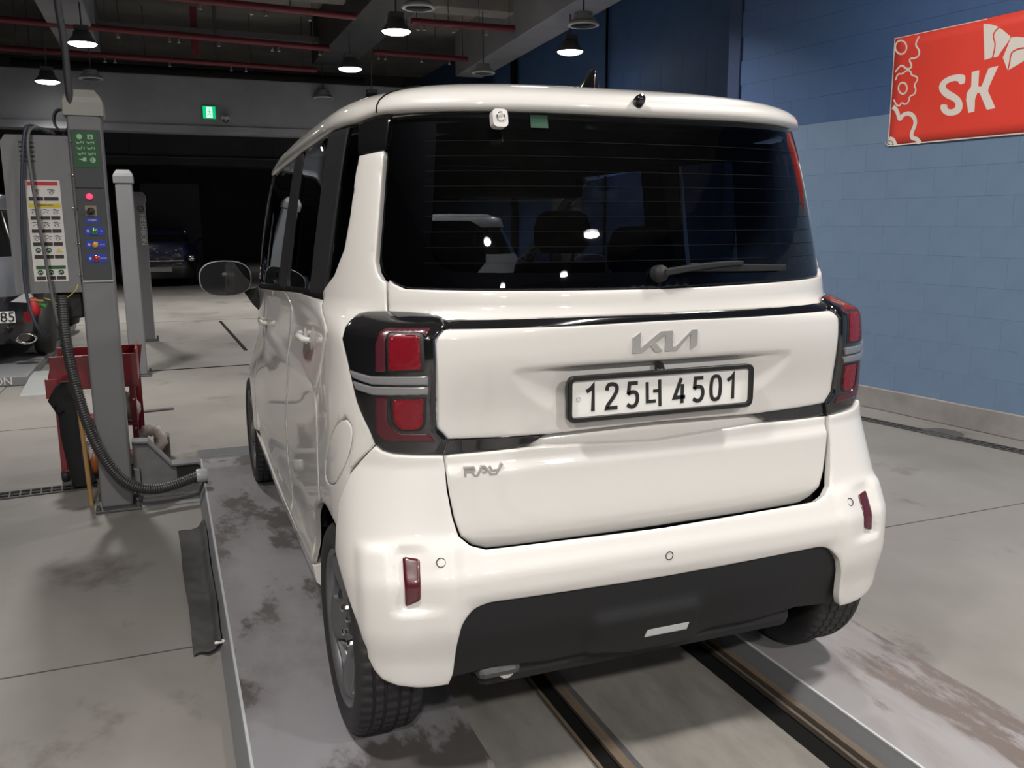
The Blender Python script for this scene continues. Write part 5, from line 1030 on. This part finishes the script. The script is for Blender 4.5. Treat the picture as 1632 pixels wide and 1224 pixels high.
# ---------------------------------------------------------------- background cars
def ringcar(name,loc,L,Wd,H,body,low,label,rz=0,front=True):
    r=empty(name,loc,label,'car',rz=rz)
    def sec(z,x,y0,y1,n=3.2,N=36): return [(x*math.copysign(abs(math.cos(a))**(2/n),math.cos(a)),(y0+y1)/2+(y1-y0)/2*math.copysign(abs(math.sin(a))**(2/n),math.sin(a)),z) for a in [2*PI*k/N for k in range(N)]]
    w=Wd/2
    MB().ring([sec(.20,w*.93,.05,L-.05,5),sec(.30,w*.98,0,L,5),sec(.48,w,-.03,L+.02,5),sec(.66,w*.99,0,L,5)],cap0=True,cap1=True).build('bumper_and_sill',low,r)
    MB().ring([sec(.66,w*.985,.02,L-.02,5),sec(.80,w,.02,L-.03,5),sec(.98,w*.97,.05,L-.10,5),sec(1.04,w*.93,.10,L-.25,5)],cap0=True,cap1=True).build('body',body,r)
    f=L-1.15 if front else L-.15
    MB().ring([sec(1.04,w*.90,.12,f,5),sec(H-.16,w*.76,.34,f-.55,5)],cap1=True).build('window_band',BGLOSS,r)
    MB().ring([sec(H-.17,w*.765,.30,f-.52,5),sec(H-.06,w*.74,.36,f-.6,5),sec(H,w*.6,.6,f-.9,4)],cap0=True,cap1=True).build('roof',body,r)
    for x in (-1,1):
        for y in (.75,L-.8): MB().lathe([(0,.1),(.2,.1),(.31,.08),(.33,.0),(.31,-.08),(0,-.1)],fr((x*(w-.08),y,.33),(0,1,0),(0,0,1),(1,0,0)),24).build('wheel',RUB,r)
    return r
s=ringcar('parked_suv',(-3.22,7.35,.09),4.5,1.90,1.66,SILV,CBLK,'silver grey SUV with black lower bumper on the neighbouring lift at the left edge')
MB().box(.21,.73,-.065,-.045,.42,.53).build('number_plate',PLATEW,s,bevel=.005); textobj('plate_digits','385',.13,YF(.635,-.068,.475),BLK,s,.002)
s.location.x+=-.03
MB().lathe([(.05,0),(.058,.0),(.058,.1),(.05,.1)],fr((.80,-.05,.26),(1.6,0,0),(0,0,.9),(0,1,0)),20).build('tailpipe_trim',CHROME,s)
MB().prism([(.70,.62),(.93,.60),(.86,.72)],YF(0,-.02,0),.03).build('bumper_reflector',LAMPRING,s)
MB().box(.80,.86,-.045,-.02,.42,.52).build('rear_light',RED,s)
r=empty('lift_platform',(-3.0,7.0,0),'grey lift platform with white lettering under the parked SUV','lift platform','lift platforms')
MB().box(-.75,.62,-.35,4.6,0,.09).build('deck',STEEL,r,bevel=.01); textobj('deck_lettering','HESHBON',.10,YF(.27,-.352,.045),STW,r,.001)
MB().prism([(0,0),(1.0,0),(1.0,.06),(.7,.06),(.05,.012)],fr((.62,-.9,0),(0,1,0),(0,0,1),(1,0,0)),.3).build('ramp_wedge',mat('pale ramp steel',(.26,.27,.27),.5,var=.1),r)
w_=ringcar('white_car',(2.45,8.3,0),4.0,1.75,1.55,WHITE,BPLAS,'white car parked beyond the lift, seen through the windscreen')
MB().prism([(0,0),(.12,0),(.10,.07),(.07,.07)],fr((0,.9,1.53),(0,1,0),(0,0,1),(1,0,0)),.02).build('roof_fin',BGLOSS,w_)
t=ringcar('blue_truck',(-1.25,19.6,0),4.6,1.75,1.35,NAVY,CBLK,'dark blue vehicle facing the hall in the dark at the far left',rz=0)
MB().box(-.25,.25,-.06,-.04,.36,.46).build('number_plate',mat('dim plate',(.3,.3,.3),.5),t,bevel=.005)
for x in (-.68,.68): MB().lathe([(0,.05),(.06,.045),(.08,.02),(.085,0)],fr((x,.0,.66),(1,0,0),(0,0,1),(0,-1,0)),18).build('headlight',CHROME,t)
MB().box(-.5,.5,-.05,-.03,.60,.615).build('grille_bar',CHROME,t); MB().tube([(.85,.9,1.0),(.98,.85,1.05)],.06,8).build('door_mirror',CBLK,t)
